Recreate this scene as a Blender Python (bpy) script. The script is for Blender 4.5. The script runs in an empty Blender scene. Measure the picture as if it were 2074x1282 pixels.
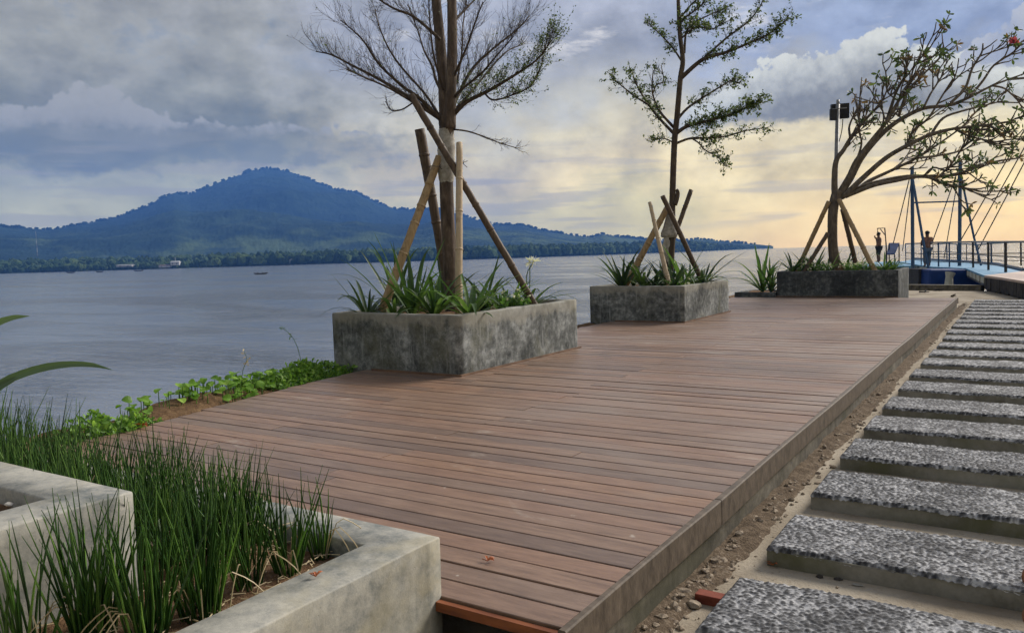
import bpy, bmesh, math, random
import numpy as np
from mathutils import Vector, Matrix

sc = bpy.context.scene
S = 1.35            # metres per unit; one unit = camera height above the deck
rnd = random.Random(7)
npr = np.random.RandomState(11)

# ------------------------------------------------------------------ camera
F, CX, CY = 1614.0, 1037.0, 641.0          # focal length / centre in photo pixels (2074 wide)
def cam_ray(px, py): return np.array([px - CX, -(py - CY), -F])
_up = np.cross(cam_ray(1000, 517), cam_ray(0, 547)); _up /= np.linalg.norm(_up)
if _up[1] < 0: _up = -_up
_Y = cam_ray(2078.0, 484.7); _Y = _Y - _up * _Y.dot(_up); _Y /= np.linalg.norm(_Y)
_X = np.cross(_Y, _up)
RW = np.stack([_X, _Y, _up])               # camera -> world
cd = bpy.data.cameras.new('camera'); cam = bpy.data.objects.new('camera', cd)
sc.collection.objects.link(cam)
cd.sensor_width = 36.0; cd.lens = F / 2074.0 * 36.0
cd.clip_start = 0.05; cd.clip_end = 30000.0
M4 = Matrix([[*RW[0], 0], [*RW[1], 0], [*RW[2], S], [0, 0, 0, 1]])
cam.matrix_world = M4
sc.camera = cam
sc.render.resolution_x, sc.render.resolution_y = 1024, 632

def gp(px, py, z=0.0):
    """photo pixel -> point on the level z (units)"""
    r = RW @ cam_ray(px, py); t = (z - 1.0) / r[2]
    return np.array([0, 0, 1.0]) + r * t
def dp(px, py, d):
    """photo pixel -> point at camera depth d (units)"""
    r = RW @ (cam_ray(px, py) / F); return np.array([0, 0, 1.0]) + r * d
def azel(px, py):
    r = RW @ cam_ray(px, py); return math.atan2(r[0], r[1]), math.atan2(r[2], math.hypot(r[0], r[1]))

# ------------------------------------------------------------------ node helper
def lin(r, g, b):
    f = lambda c: (c / 255) / 12.92 if c / 255 <= .04045 else ((c / 255 + .055) / 1.055) ** 2.4
    return (f(r), f(g), f(b), 1.0)
class G:
    dim = '3D'
    def __init__(s, nt): s.nt = nt; nt.nodes.clear()
    def n(s, t, **kw):
        nd = s.nt.nodes.new(t)
        for k, v in kw.items(): setattr(nd, k, v)
        return nd
    def put(s, sock, v):
        if hasattr(v, 'is_output') or isinstance(v, bpy.types.NodeSocket): s.nt.links.new(v, sock)
        elif v is not None:
            try: sock.default_value = v
            except Exception: sock.default_value = (v[0], v[1], v[2])
    def m(s, op, a, b=None, c=None, clamp=False):
        nd = s.n('ShaderNodeMath', operation=op); nd.use_clamp = clamp
        for i, v in enumerate((a, b, c)):
            if v is not None: s.put(nd.inputs[i], v)
        return nd.outputs[0]
    def vm(s, op, a, b=None, scale=None):
        nd = s.n('ShaderNodeVectorMath', operation=op); s.put(nd.inputs[0], a)
        if b is not None: s.put(nd.inputs[1], b)
        if scale is not None: s.put(nd.inputs['Scale'], scale)
        return nd.outputs[0]
    def noise(s, vec, scale=5, detail=4, rough=.55, dist=0, lac=2.0):
        nd = s.n('ShaderNodeTexNoise'); nd.noise_dimensions = s.dim; s.put(nd.inputs['Vector'], vec)
        for k, v in (('Scale', scale), ('Detail', detail), ('Roughness', rough), ('Distortion', dist), ('Lacunarity', lac)):
            s.put(nd.inputs[k], v)
        return nd.outputs['Fac']
    def vor(s, vec, scale=5, feature='F1', rnd_=1.0):
        nd = s.n('ShaderNodeTexVoronoi', feature=feature); nd.voronoi_dimensions = s.dim; s.put(nd.inputs['Vector'], vec); s.put(nd.inputs['Scale'], scale)
        s.put(nd.inputs['Randomness'], rnd_); return nd
    def ramp(s, fac, stops, interp='LINEAR'):
        nd = s.n('ShaderNodeValToRGB'); cr = nd.color_ramp; cr.interpolation = interp
        while len(cr.elements) < len(stops): cr.elements.new(.5)
        for e, (p, c) in zip(cr.elements, stops):
            e.position = p; e.color = c if hasattr(c, '__len__') else (c, c, c, 1)
        s.put(nd.inputs[0], fac); return nd.outputs[0]
    def mr(s, v, a, b, c=0.0, d=1.0, smooth=True):
        nd = s.n('ShaderNodeMapRange'); nd.interpolation_type = 'SMOOTHSTEP' if smooth else 'LINEAR'
        for i, x in enumerate((v, a, b, c, d)): s.put(nd.inputs[i], x)
        return nd.outputs[0]
    def mix(s, fac, a, b, blend='MIX'):
        nd = s.n('ShaderNodeMix', data_type='RGBA', blend_type=blend)
        s.put(nd.inputs['Factor'], fac); s.put(nd.inputs[6], a); s.put(nd.inputs[7], b); return nd.outputs[2]
    def comb(s, x, y, z):
        nd = s.n('ShaderNodeCombineXYZ')
        for i, v in enumerate((x, y, z)): s.put(nd.inputs[i], v)
        return nd.outputs[0]
    def sep(s, v):
        nd = s.n('ShaderNodeSeparateXYZ'); s.put(nd.inputs[0], v); return nd.outputs
    def bump(s, h, strength=.3, dist=.01, normal=None):
        nd = s.n('ShaderNodeBump'); s.put(nd.inputs['Height'], h); s.put(nd.inputs['Strength'], strength)
        s.put(nd.inputs['Distance'], dist)
        if normal is not None: s.put(nd.inputs['Normal'], normal)
        return nd.outputs[0]

# ------------------------------------------------------------------ world: evening sky with broken cloud
world = bpy.data.worlds.new('World'); sc.world = world; world.use_nodes = True
SUN_AZ, SUN_EL = math.radians(22), math.radians(34)
def build_world():
    g = G(world.node_tree); g.dim = '2D'
    tc = g.n('ShaderNodeTexCoord').outputs['Generated']
    x, y, z = g.sep(g.vm('NORMALIZE', tc))
    az = g.m('MULTIPLY', g.m('ARCTAN2', x, y), 57.2958)
    el = g.m('MULTIPLY', g.m('ARCSINE', z), 57.2958)
    ael = g.m('ABSOLUTE', el)
    P = g.comb(g.m('MULTIPLY', az, .1), g.m('MULTIPLY', ael, .16), 0.0)
    w1 = g.noise(g.vm('ADD', P, (3.1, 1.7, 0)), .9, 3, .55)
    w2 = g.noise(g.vm('ADD', P, (9.3, 4.1, 0)), 2.4, 4, .6)
    w3 = g.noise(g.vm('ADD', P, (1.3, 8.1, 0)), 1.5, 5, .62)
    dw1 = g.m('SUBTRACT', w1, .5); dw2 = g.m('SUBTRACT', w2, .5); dw3 = g.m('SUBTRACT', w3, .5)
    elw = g.m('ADD', ael, g.m('ADD', g.m('MULTIPLY', dw1, 6.0), g.m('MULTIPLY', dw2, 4.0)))
    azw = g.m('ADD', az, g.m('ADD', g.m('MULTIPLY', dw1, 14.0), g.m('MULTIPLY', dw2, 10.0)))
    t = g.m('DIVIDE', elw, 24.0)
    e = lambda d: d / 24.0
    K = lambda r, gg, bb: (r / 1.914, gg / 1.914, bb / 1.914, 1)
    left = g.ramp(t, [(0, K(1.06, .96, .46)), (e(3), K(1.0, .92, .46)), (e(5.5), K(.72, .68, .37)), (e(7), K(.34, .335, .20)),
                      (e(9), K(.34, .332, .215)), (e(13), K(.415, .40, .31)), (e(24), K(.345, .338, .325))])
    mid = g.ramp(t, [(0, K(1.05, .88, .38)), (e(3), K(1.15, .97, .40)), (e(5.5), K(1.28, 1.01, .43)), (e(8), K(1.2, 1.01, .51)),
                     (e(10.5), K(.75, .70, .52)), (e(13), K(.46, .46, .46)), (e(17), K(.48, .49, .53)), (e(24), K(.42, .43, .46))])
    right = g.ramp(t, [(0, K(1.28, .82, .34)), (e(2.2), K(1.36, .98, .40)), (e(5), K(1.25, 1.0, .46)), (e(8), K(1.1, .95, .55)),
                       (e(10.5), K(.7, .68, .58)), (e(13), K(.38, .43, .55)), (e(17), K(.4, .46, .58)), (e(24), K(.4, .43, .5))])
    away = g.mr(az, 80, 165, 1.0, 0.0)                # the glow fades towards the sky behind
    base = g.mix(g.m('MULTIPLY', away, g.mr(azw, -54, -38)), left, mid)
    base = g.mix(g.m('MULTIPLY', away, g.mr(azw, -26, -9)), base, right)
    # clear patches come from the physical sky
    sky = g.n('ShaderNodeTexSky', sky_type='NISHITA'); sky.sun_disc = False
    sky.sun_elevation = SUN_EL; sky.sun_rotation = SUN_AZ; sky.air_density = 1.0; sky.dust_density = 1.5
    skyc = g.vm('SCALE', sky.outputs[0], scale=.03)
    clear = g.m('MULTIPLY', g.mr(w3, .55, .7), g.mr(ael, 10, 15))
    base = g.mix(g.m('MULTIPLY', clear, .45), base, skyc)
    # brightness texture of the cloud deck
    tex = g.m('ADD', g.m('MULTIPLY', dw2, 1.0), g.m('MULTIPLY', dw3, 1.0))
    strength = g.mr(ael, .5, 6, .2, 1.0)
    tex = g.m('ADD', 1.0, g.m('MULTIPLY', tex, strength))
    base = g.vm('SCALE', base, scale=tex)
    # dark flat bellies of the left cloud bank
    eb = g.m('ADD', ael, g.m('MULTIPLY', dw2, 5.0))
    belly = g.m('MULTIPLY', g.mr(eb, 5.6, 6.8), g.mr(eb, 12.0, 8.2))
    belly = g.m('MULTIPLY', belly, g.mr(azw, -34, -43))
    base = g.mix(g.m('MULTIPLY', belly, g.mr(w3, .38, .6, .2, .75)), base, K(.235, .245, .195))
    # long thin streaks near the horizon
    Ps = g.comb(g.m('MULTIPLY', az, .05), g.m('MULTIPLY', ael, .55), 0.0)
    st = g.noise(Ps, 1.6, 3, .55)
    stm = g.m('MULTIPLY', g.mr(st, .5, .64), g.m('MULTIPLY', g.mr(ael, 1.0, 2.2), g.mr(ael, 10.0, 5.0)))
    base = g.mix(g.m('MULTIPLY', stm, .5), base, K(.62, .55, .42))
    # bright torn gaps high up
    gap = g.m('MULTIPLY', g.mr(g.noise(g.comb(g.m('MULTIPLY', az, .12), g.m('MULTIPLY', ael, .4), 0.0), 1.3, 5, .66), .52, .78), g.m('MULTIPLY', g.mr(ael, 11.5, 14.5), g.mr(azw, -46, -36)))
    base = g.mix(g.m('MULTIPLY', gap, .8), base, K(.98, .93, .84))
    # cumulus banks: flat base, lumpy top given as a height over azimuth
    Pc = g.comb(g.m('MULTIPLY_ADD', az, .38, 11.0), g.m('MULTIPLY_ADD', ael, .38, 11.0), 0.0)
    lump = g.m('SUBTRACT', .5, g.vor(g.vm('ADD', Pc, g.comb(g.m('MULTIPLY', dw2, .25), g.m('MULTIPLY', dw3, .25), 0)), 1.25).outputs['Distance'])
    l2 = g.m('SUBTRACT', .45, g.vor(g.vm('ADD', Pc, g.comb(g.m('MULTIPLY', dw2, .5), g.m('MULTIPLY', dw3, .5), 0)), 3.2).outputs['Distance'])
    nz = g.m('SUBTRACT', g.noise(Pc, 5.0, 3, .6), .5)
    lmp = g.m('ADD', g.m('MULTIPLY', lump, .9), g.m('ADD', g.m('MULTIPLY', l2, .5), g.m('MULTIPLY', nz, .55)))
    def cumulus(base, a0, a1, tops, base_el, hi, lo, amp=1.5):
        ta = g.mr(az, a0, a1, 0, 1, False)
        top = g.m('MULTIPLY', g.ramp(ta, [(p, v / 20.0) for p, v in tops], 'B_SPLINE'), 20.0)
        h = g.m('SUBTRACT', g.m('MULTIPLY_ADD', lmp, amp, top), ael)
        mask = g.m('MULTIPLY', g.mr(h, 0, .3), g.mr(g.m('ADD', ael, g.m('ADD', g.m('MULTIPLY', dw2, 2.2), g.m('MULTIPLY', nz, .8))), base_el - .6, base_el + .5))
        mask = g.m('MULTIPLY', mask, g.mr(ta, 0, .03)); mask = g.m('MULTIPLY', mask, g.mr(ta, 1.0, .9))
        shade = g.mr(g.m('MULTIPLY_ADD', lmp, -3.4, h), -1.0, 3.6, 1.0, 0.0)
        col = g.mix(g.m('MULTIPLY_ADD', nz, .3, shade, True), lo, hi)
        return g.mix(mask, base, col)
    base = cumulus(base, -22, 4, [(0, 9), (.12, 9.8), (.22, 11.3), (.33, 12.7), (.42, 12.5), (.5, 13.3), (.56, 13.2), (.64, 11.6), (.72, 11.4), (.8, 10.2), (.9, 9.5), (1, 9)],
                   8.2, K(.92, .90, .74), K(.31, .285, .20), 1.9)
    base = cumulus(base, -5, 24, [(0, 9), (.08, 12.4), (.16, 13.6), (.4, 14.5), (.7, 13), (1, 9)], 10.5, K(.6, .6, .6), K(.38, .4, .45), 1.6)
    base = cumulus(base, -66, -40, [(0, 9), (.1, 9.6), (.22, 11.4), (.3, 11.0), (.42, 9.0), (.7, 9.2), (.9, 8.6), (1, 8)], 8.8, K(.48, .46, .385), K(.39, .37, .29), 1.3)
    out = g.vm('SCALE', base, scale=10.0)
    bg = g.n('ShaderNodeBackground'); g.put(bg.inputs[0], out); bg.inputs[1].default_value = SKY_K
    g.nt.links.new(bg.outputs[0], g.n('ShaderNodeOutputWorld').inputs[0])
SKY_K = 0.055
build_world()
world.cycles.sampling_method = 'MANUAL'; world.cycles.sample_map_resolution = 512
sl = bpy.data.lights.new('sun', 'SUN'); sl.energy = 1.5; sl.angle = math.radians(24); sl.color = (1.0, .93, .84)
sun = bpy.data.objects.new('sun', sl); sc.collection.objects.link(sun)
sd = Vector((math.sin(SUN_AZ) * math.cos(SUN_EL), math.cos(SUN_AZ) * math.cos(SUN_EL), math.sin(SUN_EL)))
sun.rotation_euler = sd.to_track_quat('Z', 'Y').to_euler()
sc.view_settings.view_transform = 'Standard'; sc.view_settings.look = 'None'
sc.view_settings.gamma = 1.0; sc.view_settings.use_curve_mapping = False
sc.view_settings.exposure = 1.98
sc.render.engine = 'CYCLES'
sc.cycles.use_denoising = True
try: sc.cycles.denoiser = 'OPENIMAGEDENOISE'
except Exception: pass
sc.cycles.max_bounces = 6; sc.cycles.diffuse_bounces = 3; sc.cycles.glossy_bounces = 3
sc.cycles.transmission_bounces = 3; sc.cycles.volume_bounces = 0; sc.cycles.transparent_max_bounces = 8

# ------------------------------------------------------------------ numpy noise
def _h(ix, iy, iz):
    n = (ix.astype(np.int64) * 374761393 + iy.astype(np.int64) * 668265263 + iz.astype(np.int64) * 2147483647 * 7 + 144665) & 0x7fffffff
    n = (n ^ (n >> 13)) * 1274126177 & 0x7fffffff
    n = (n ^ (n >> 16)) * 668265263 & 0x7fffffff
    return (n & 0xfffff) / float(0xfffff)
def vnoise(p):
    p = np.asarray(p, float); i = np.floor(p); f = p - i; f = f * f * (3 - 2 * f); i = i.astype(np.int64); r = 0
    for a in (0, 1):
        for b in (0, 1):
            for c in (0, 1):
                w = (f[..., 0] if a else 1 - f[..., 0]) * (f[..., 1] if b else 1 - f[..., 1]) * (f[..., 2] if c else 1 - f[..., 2])
                r = r + w * _h(i[..., 0] + a, i[..., 1] + b, i[..., 2] + c)
    return r
def fbm(p, o=4):
    p = np.asarray(p, float); s = 0; a = .5; tot = 0
    for k in range(o): s = s + a * vnoise(p * 2 ** k + 17.3 * k); tot += a; a *= .5
    return s / tot

# ------------------------------------------------------------------ mesh helpers (coordinates in units, written out in metres)
LOC = {}
def cr(a, b):
    a = np.asarray(a, float); b = np.asarray(b, float)
    return np.stack([a[..., 1] * b[..., 2] - a[..., 2] * b[..., 1], a[..., 2] * b[..., 0] - a[..., 0] * b[..., 2], a[..., 0] * b[..., 1] - a[..., 1] * b[..., 0]], -1)
_trig = {}; _tubef = {}
def TRIG(n):
    if n not in _trig: th = 2 * np.pi * np.arange(n) / n; _trig[n] = (np.cos(th), np.sin(th))
    return _trig[n]
def TUBEF(k, n):
    if (k, n) not in _tubef:
        i, j = np.meshgrid(np.arange(k - 1), np.arange(n), indexing='ij'); j2 = (j + 1) % n
        f = np.stack([i * n + j, i * n + j2, (i + 1) * n + j2, (i + 1) * n + j], -1).reshape(-1, 4)
        _tubef[(k, n)] = (f, np.stack([np.arange(n)[::-1], (k - 1) * n + np.arange(n)]))
    return _tubef[(k, n)]
def link(o): sc.collection.objects.link(o); return o
def tag(o, label=None, cat=None, group=None, kind=None):
    if label: o['label'] = label
    if cat: o['category'] = cat
    if group: o['group'] = group
    if kind: o['kind'] = kind
    return o
def thing(name, label, cat, at, group=None):
    o = link(bpy.data.objects.new(name, None)); o.empty_display_size = .1
    o.location = Vector(at) * S; LOC[o.name] = np.array(at, float) * S
    return tag(o, label, cat, group)
_ribf = {}
def RIBF(k):
    if k not in _ribf:
        fs = []
        for i in range(k - 1): b = i * 3; fs += [(b, b + 1, b + 4, b + 3), (b + 1, b + 2, b + 5, b + 4)]
        _ribf[k] = np.array(fs)
    return _ribf[k]
class MB:
    def __init__(s): s.v = []; s.fa = []; s.n = 0; s.multi = False
    def add(s, vs, fs, mi=0):
        vs = np.asarray(vs, float).reshape(-1, 3); s.v.append(vs)
        if isinstance(fs, np.ndarray): s.fa.append((fs + s.n, mi))
        else:
            by = {}
            for f in fs: by.setdefault(len(f), []).append(f)
            for k in by: s.fa.append((np.array(by[k], np.int64) + s.n, mi))
        s.n += len(vs)
    def box(s, x0, x1, y0, y1, z0, z1, mi=0):
        s.add([(x0, y0, z0), (x1, y0, z0), (x1, y1, z0), (x0, y1, z0), (x0, y0, z1), (x1, y0, z1), (x1, y1, z1), (x0, y1, z1)],
              [(0, 3, 2, 1), (4, 5, 6, 7), (0, 1, 5, 4), (1, 2, 6, 5), (2, 3, 7, 6), (3, 0, 4, 7)], mi)
    def obox(s, c, ax, ay, az, mi=0):
        c, ax, ay, az = map(np.asarray, (c, ax, ay, az)); vs = []
        for k in (-1, 1):
            for (i, j) in ((-1, -1), (1, -1), (1, 1), (-1, 1)): vs.append(c + ax * i + ay * j + az * k)
        s.add(vs, [(0, 3, 2, 1), (4, 5, 6, 7), (0, 1, 5, 4), (1, 2, 6, 5), (2, 3, 7, 6), (3, 0, 4, 7)], mi)
    def tube(s, pts, rad, n=6, cap=True, mi=0):
        P = np.array(pts, float); k = len(P); rad = np.full(k, rad, float) if not hasattr(rad, '__len__') else np.asarray(rad, float)
        T = np.empty_like(P); T[1:-1] = P[2:] - P[:-2]; T[0] = P[1] - P[0]; T[-1] = P[-1] - P[-2]
        T /= np.sqrt((T * T).sum(1))[:, None] + 1e-12
        up = np.array([0, 0, 1.0]) if abs(T[:, 2]).mean() < .9 else np.array([1.0, .13, 0])
        A = cr(T, up); A /= np.sqrt((A * A).sum(1))[:, None] + 1e-12; B = cr(T, A)
        c, sn = TRIG(n)
        V = P[:, None, :] + (A[:, None, :] * c[None, :, None] + B[:, None, :] * sn[None, :, None]) * rad[:, None, None]
        fs, caps = TUBEF(k, n); s.v.append(V.reshape(-1, 3)); s.fa.append((fs + s.n, mi))
        if cap: s.fa.append((caps + s.n, mi))
        s.n += k * n
    def ribbon(s, pts, wid, side, fold=.25, mi=0):
        """leaf blade: two strips folded along the midrib"""
        P = np.array(pts, float); k = len(P); T = np.empty_like(P); T[1:-1] = P[2:] - P[:-2]; T[0] = P[1] - P[0]; T[-1] = P[-1] - P[-2]
        T /= np.sqrt((T * T).sum(1))[:, None] + 1e-12; sd = np.asarray(side, float); A = sd - T * (T @ sd)[:, None]; A /= np.sqrt((A * A).sum(1))[:, None] + 1e-12
        Nn = cr(A, T); Nn = np.where(Nn[:, 2:3] < 0, -Nn, Nn); w = np.asarray(wid, float)[:, None]
        vs = np.stack([P - A * w + Nn * w * fold, P, P + A * w + Nn * w * fold], 1).reshape(-1, 3)
        s.add(vs, RIBF(k), mi)
    def blob(s, c, r, sub=1, jit=.2, mi=0, rg=npr):
        vs, fs = ICO[sub]; j = 1 + (rg.rand(len(vs), 1) - .5) * 2 * jit
        s.add(np.asarray(c) + vs * np.asarray(r) * j, fs, mi)
    def build(s, name, mat, parent=None, smooth=False, org=None):
        v = np.concatenate(s.v) * S
        if parent is not None: o_ = LOC[parent.name]
        else: o_ = np.array(org, float) * S if org is not None else np.zeros(3)
        me = bpy.data.meshes.new(name); v = (v - o_).astype(np.float32)
        tot = np.concatenate([np.full(len(f), f.shape[1], np.int32) for f, _ in s.fa]); idx = np.concatenate([f.reshape(-1) for f, _ in s.fa]).astype(np.int32)
        me.vertices.add(len(v)); me.vertices.foreach_set('co', v.reshape(-1))
        me.loops.add(len(idx)); me.loops.foreach_set('vertex_index', idx)
        me.polygons.add(len(tot)); me.polygons.foreach_set('loop_start', np.concatenate([[0], np.cumsum(tot)[:-1]]).astype(np.int32)); me.polygons.foreach_set('loop_total', tot)
        me.materials.append(mat); me.polygons.foreach_set('use_smooth', np.full(len(tot), bool(smooth)))
        me.update(calc_edges=True); o = link(bpy.data.objects.new(name, me))
        if parent is not None: o.parent = parent; LOC[o.name] = LOC[parent.name]
        else: o.location = o_; LOC[o.name] = o_
        return o
def _ico(sub):
    bm = bmesh.new(); bmesh.ops.create_icosphere(bm, subdivisions=sub, radius=1); bm.verts.ensure_lookup_table()
    v = np.array([q.co[:] for q in bm.verts]); f = np.array([tuple(x.index for x in q.verts) for q in bm.faces]); bm.free(); return v, f
ICO = {k: _ico(k) for k in (1, 2, 3)}
def grid_mesh(name, Vv, mat, smooth=True, attr=None):
    """Vv: (n,m,3) in metres"""
    n, m_ = Vv.shape[:2]; idx = np.arange(n * m_).reshape(n, m_)
    f = np.stack([idx[:-1, :-1], idx[1:, :-1], idx[1:, 1:], idx[:-1, 1:]], -1).reshape(-1, 4)
    me = bpy.data.meshes.new(name); me.vertices.add(n * m_); me.vertices.foreach_set('co', Vv.reshape(-1).astype(np.float32)); me.loops.add(f.size); me.loops.foreach_set('vertex_index', f.reshape(-1).astype(np.int32))
    me.polygons.add(len(f)); me.polygons.foreach_set('loop_start', np.arange(0, f.size, 4, dtype=np.int32)); me.polygons.foreach_set('loop_total', np.full(len(f), 4, np.int32))
    me.materials.append(mat); me.polygons.foreach_set('use_smooth', np.full(len(f), bool(smooth))); me.update(calc_edges=True)
    if attr is not None:
        a = me.attributes.new(attr[0], 'FLOAT', 'POINT'); a.data.foreach_set('value', attr[1].reshape(-1).astype(np.float32))
    me.update(); return link(bpy.data.objects.new(name, me))
def curve_pts(pts, n):
    """Catmull-Rom through points"""
    P = [np.asarray(p, float) for p in pts]; P = [2 * P[0] - P[1]] + P + [2 * P[-1] - P[-2]]; out = []; k = len(P) - 3
    for q in range(n):
        u = q / (n - 1) * k; i = min(int(u), k - 1); t = u - i; a, b, c, d = P[i:i + 4]
        out.append(.5 * (2 * b + (c - a) * t + (2 * a - 5 * b + 4 * c - d) * t * t + (3 * b - a - 3 * c + d) * t ** 3))
    return out

# ------------------------------------------------------------------ materials
def newmat(name):
    m_ = bpy.data.materials.new(name); m_.use_nodes = True; g = G(m_.node_tree)
    b = g.n('ShaderNodeBsdfPrincipled'); o = g.n('ShaderNodeOutputMaterial'); g.nt.links.new(b.outputs[0], o.inputs[0])
    b.inputs['Specular IOR Level'].default_value = .3
    return m_, g, b, o
def pos(g): return g.n('ShaderNodeNewGeometry').outputs['Position']
def objrand(g): return g.n('ShaderNodeObjectInfo').outputs['Random']
def simple(name, c1, c2, scale=6, rough=.8, bump=.2, bdist=.01, detail=5, stretch=None, spec=.3, metal=0):
    m_, g, b, o = newmat(name); v = pos(g)
    if stretch: v = g.vm('MULTIPLY', v, stretch)
    f = g.noise(v, scale, detail, .6)
    g.put(b.inputs['Base Color'], g.ramp(f, [(.3, c1), (.7, c2)])); b.inputs['Roughness'].default_value = rough
    b.inputs['Specular IOR Level'].default_value = spec; b.inputs['Metallic'].default_value = metal
    if bump: g.put(b.inputs['Normal'], g.bump(g.noise(v, scale * 3, 4, .6), bump, bdist))
    return m_
def c3(r, g, b): return (r, g, b, 1)

def mat_deck():
    m_, g, b, o = newmat('deck_wood'); p = pos(g); rn = objrand(g)
    off = g.comb(g.m('MULTIPLY', rn, 37.0), g.m('MULTIPLY', rn, 91.0), 0)
    q = g.vm('ADD', g.vm('MULTIPLY', p, (1.0, 9.0, 1.0)), off)
    grain = g.noise(q, 3.0, 7, .65, .3); fine = g.noise(g.vm('MULTIPLY', p, (6, 70, 6)), 3.0, 4, .6)
    col = g.ramp(grain, [(.25, c3(.115, .072, .049)), (.5, c3(.225, .148, .104)), (.75, c3(.325, .225, .162))])
    tone = g.ramp(rn, [(0, c3(.66, .67, .70)), (.15, c3(.9, .86, .82)), (.3, c3(1.05, 1.0, .95)), (.55, c3(1.06, .93, .84)), (.75, c3(.86, .88, .9)), (.9, c3(1.12, 1.05, .98)), (1, c3(1.15, .98, .8))])
    col = g.mix(1.0, col, tone, 'MULTIPLY')
    # grey weathering, footworn patches, dry salt marks
    wz = g.noise(p, .55, 6, .6, .5); col = g.mix(g.mr(wz, .48, .68, 0, .55), col, c3(.235, .19, .16))
    wy = g.noise(g.vm('ADD', p, (4, 9, 0)), .8, 5, .6, .4); col = g.mix(g.mr(wy, .55, .7, 0, .5), col, c3(.23, .128, .075))
    dk = g.noise(g.vm('ADD', p, (14, 2, 0)), .6, 5, .6, .6); col = g.mix(g.mr(dk, .56, .70, 0, .55), col, c3(.12, .085, .065))
    sp = g.vor(g.vm('MULTIPLY', p, (1, 1, 1)), 2.2, 'F1').outputs['Distance']
    spk = g.m('MULTIPLY', g.mr(sp, .07, .03), g.mr(g.noise(p, 30, 2, .5), .5, .62)); col = g.mix(g.m('MULTIPLY', spk, .55), col, c3(.55, .5, .42))
    st = g.noise(g.vm('ADD', g.vm('MULTIPLY', p, (1.2, 2.6, 1)), (7, 3, 0)), .9, 7, .66, .8)
    col = g.mix(g.mr(st, .60, .72, 0, .6), col, c3(.45, .39, .32))
    sp2 = g.vor(g.vm('ADD', p, (3.3, 1.1, 0)), 5.5, 'F1').outputs['Distance']; col = g.mix(g.m('MULTIPLY', g.mr(sp2, .06, .025), g.mr(wy, .46, .56, 0, .7)), col, c3(.60, .56, .48))
    dr = g.noise(g.vm('MULTIPLY', p, (3, 3, 3)), 6, 6, .75, .5); col = g.mix(g.mr(dr, .58, .72, 0, .4), col, c3(.10, .07, .05))
    col = g.mix(g.mr(fine, .25, .8, .35, 0), col, c3(.08, .05, .035))
    g.put(b.inputs['Base Color'], col)
    g.put(b.inputs['Roughness'], g.mr(wz, .35, .7, .36, .58, False)); b.inputs['Specular IOR Level'].default_value = .55
    hb = g.m('ADD', g.m('MULTIPLY', fine, .6), g.m('MULTIPLY', grain, .4))
    g.put(b.inputs['Normal'], g.bump(hb, .35, .004))
    return m_
def mat_concrete(name, c_dark, c_mid, c_light, c_moss, big=1.6, moss=.35, rough=.85, speck=.5, streak=.5, band=None):
    m_, g, b, o = newmat(name); p = pos(g)
    n1 = g.noise(p, big, 7, .65, .6); n2 = g.noise(g.vm('ADD', p, (3, 7, 1)), big * 5.5, 7, .74)
    f = g.m('ADD', g.m('MULTIPLY', n1, .5), g.m('MULTIPLY', n2, .5))
    col = g.ramp(f, [(.40, c_dark), (.5, c_mid), (.62, c_light)])
    mo = g.noise(g.vm('ADD', p, (11, 3, 5)), big * .8, 5, .6, .4); col = g.mix(g.mr(mo, .5, .68, 0, moss), col, c_moss)
    sv = g.noise(g.vm('MULTIPLY', p, (9, 9, .7)), 2.2, 5, .6); col = g.mix(g.mr(sv, .56, .75, 0, streak), col, c_light)
    sk = g.noise(p, 42, 5, .8); col = g.mix(g.mr(sk, .58, .72, 0, speck), col, c_light)
    sk2 = g.noise(g.vm('ADD', p, (5, 5, 5)), 48, 4, .75); col = g.mix(g.mr(sk2, .58, .7, 0, speck), col, c_dark)
    if band:
        zb = g.m('MULTIPLY_ADD', n1, .42, g.m('MULTIPLY_ADD', sv, .2, g.sep(p)[2])); col = g.mix(g.mr(zb, band + .26, band + .36, 0, .6), col, c3(.27, .255, .21))
    pt = g.vor(p, 26).outputs['Distance']; pit = g.m('MULTIPLY', g.mr(pt, .09, .04), g.mr(n2, .5, .6))
    col = g.mix(g.m('MULTIPLY', pit, .5), col, c_dark)
    g.put(b.inputs['Base Color'], col); b.inputs['Roughness'].default_value = rough; b.inputs['Specular IOR Level'].default_value = .25
    hb = g.m('ADD', g.m('MULTIPLY', n2, .6), g.m('ADD', g.m('MULTIPLY', sk, .25), g.m('MULTIPLY', pit, -.6)))
    g.put(b.inputs['Normal'], g.bump(hb, .5, .008)); return m_
def leafmat(name, c1, c2, c3_=None, trans=.35, rough=.5, spec=.4):
    m_ = bpy.data.materials.new(name); m_.use_nodes = True; g = G(m_.node_tree); o = g.n('ShaderNodeOutputMaterial')
    b = g.n('ShaderNodeBsdfPrincipled'); tr = g.n('ShaderNodeBsdfTranslucent'); mx = g.n('ShaderNodeMixShader')
    p = pos(g); r = g.n('ShaderNodeNewGeometry').outputs['Random Per Island']
    f = g.m('ADD', g.m('MULTIPLY', r, .65), g.m('MULTIPLY', g.noise(p, 5, 4, .6), .35))
    st = [(.12, c1), (.6, c2)] + ([(.92, c3_)] if c3_ else [])
    col = g.ramp(f, st); g.put(b.inputs['Base Color'], col); b.inputs['Roughness'].default_value = rough; b.inputs['Specular IOR Level'].default_value = spec
    g.put(tr.inputs[0], g.mix(1.0, col, c3(1.2, 1.25, .7), 'MULTIPLY')); mx.inputs[0].default_value = trans
    g.nt.links.new(b.outputs[0], mx.inputs[1]); g.nt.links.new(tr.outputs[0], mx.inputs[2]); g.nt.links.new(mx.outputs[0], o.inputs[0]); return m_
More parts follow.
